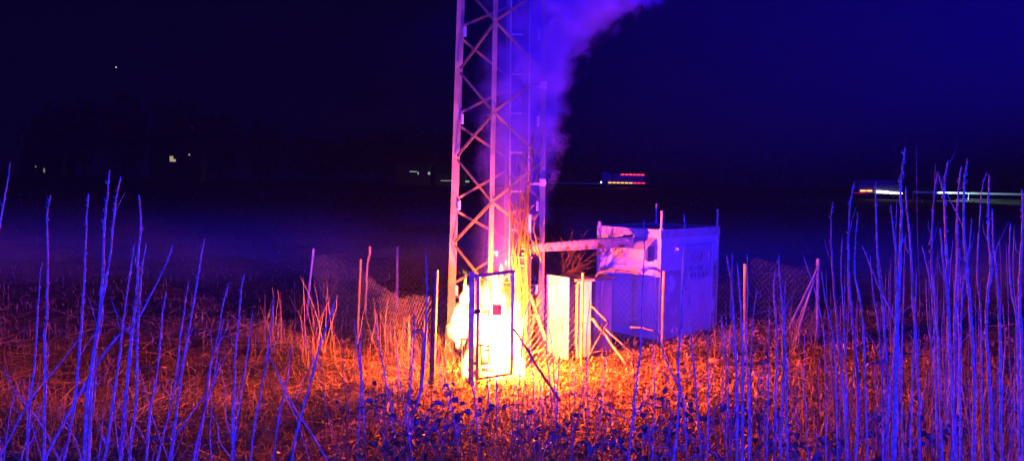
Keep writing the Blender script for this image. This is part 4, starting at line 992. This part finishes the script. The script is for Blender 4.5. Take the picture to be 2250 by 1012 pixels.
# low mist lying on the open field
mm_, nt, out, tc, sx = vol_mat('mist_volume')
zz_ = mth(nt, 'SUBTRACT', sx.outputs['Z'], mth(nt, 'MULTIPLY', mth(nt, 'MAXIMUM', mth(nt, 'SUBTRACT', sx.outputs['Y'], 42), 0.0), .058))
f_ = mth(nt, 'SUBTRACT', 1.0, mth(nt, 'DIVIDE', zz_, 2.0), True); f_ = mth(nt, 'MULTIPLY', f_, f_)
fy = nt.nodes.new('ShaderNodeMapRange'); fy.inputs[1].default_value = 21; fy.inputs[2].default_value = 34; nt.links.new(sx.outputs['Y'], fy.inputs[0])
fq = nt.nodes.new('ShaderNodeMapRange'); fq.inputs[1].default_value = 30; fq.inputs[2].default_value = 60; fq.inputs[3].default_value = 1; fq.inputs[4].default_value = 0; nt.links.new(sx.outputs['Y'], fq.inputs[0])
f_ = mth(nt, 'MULTIPLY', mth(nt, 'MULTIPLY', mth(nt, 'MULTIPLY', f_, fy.outputs[0]), fq.outputs[0]), .075)
pv = nt.nodes.new('ShaderNodeVolumePrincipled'); pv.inputs['Color'].default_value = (.85, .87, .9, 1); pv.inputs['Anisotropy'].default_value = -.3; nt.links.new(f_, pv.inputs['Density']); nt.links.new(pv.outputs[0], out.inputs['Volume'])
m = MB(); m.box((0, 45.5, 1.7), (110, 49, 3.6)); tag(m.build('mist', mm_), 'low blue lit mist lying over the open field behind the compound', 'mist', kind='stuff')
# haze
mh, nt, out, tc, sx = vol_mat('haze_volume'); pv = nt.nodes.new('ShaderNodeVolumePrincipled'); pv.inputs['Color'].default_value = (.85, .87, .9, 1); pv.inputs['Density'].default_value = .00018; pv.inputs['Anisotropy'].default_value = -.3
nt.links.new(pv.outputs[0], out.inputs['Volume'])
m = MB(); m.box((0, 385, 11), (1300, 1150, 30)); 
hz = m.build('haze', mh); tag(hz, 'thin night mist in the air over the field', 'haze', kind='stuff')

# ------------------------------------------------------------------ world and render
w = bpy.data.worlds.new('World'); sc.world = w; w.use_nodes = True; nt = w.node_tree; bg = nt.nodes['Background']
sky = nt.nodes.new('ShaderNodeTexSky'); sky.sky_type = 'NISHITA'; sky.sun_disc = False; sky.sun_elevation = R(-6); sky.sun_rotation = R(200)
bg.inputs['Strength'].default_value = .05
ad = nt.nodes.new('ShaderNodeVectorMath'); ad.operation = 'ADD'; nt.links.new(sky.outputs[0], ad.inputs[0]); ad.inputs[1].default_value = (.002, .004, .2)
nt.links.new(ad.outputs[0], bg.inputs['Color'])
vs_ = sc.view_settings; vs_.view_transform = 'Standard'; vs_.look = 'None'; vs_.exposure = 0; vs_.gamma = 1; vs_.use_curve_mapping = False
cy = sc.cycles; cy.use_denoising = True; cy.max_bounces = 6; cy.volume_bounces = 1; cy.diffuse_bounces = 2; cy.glossy_bounces = 2; cy.sample_clamp_indirect = 3
cy.volume_step_rate = 1.0; cy.volume_max_steps = 128; cy.use_adaptive_sampling = True
cy.caustics_reflective = False; cy.caustics_refractive = False
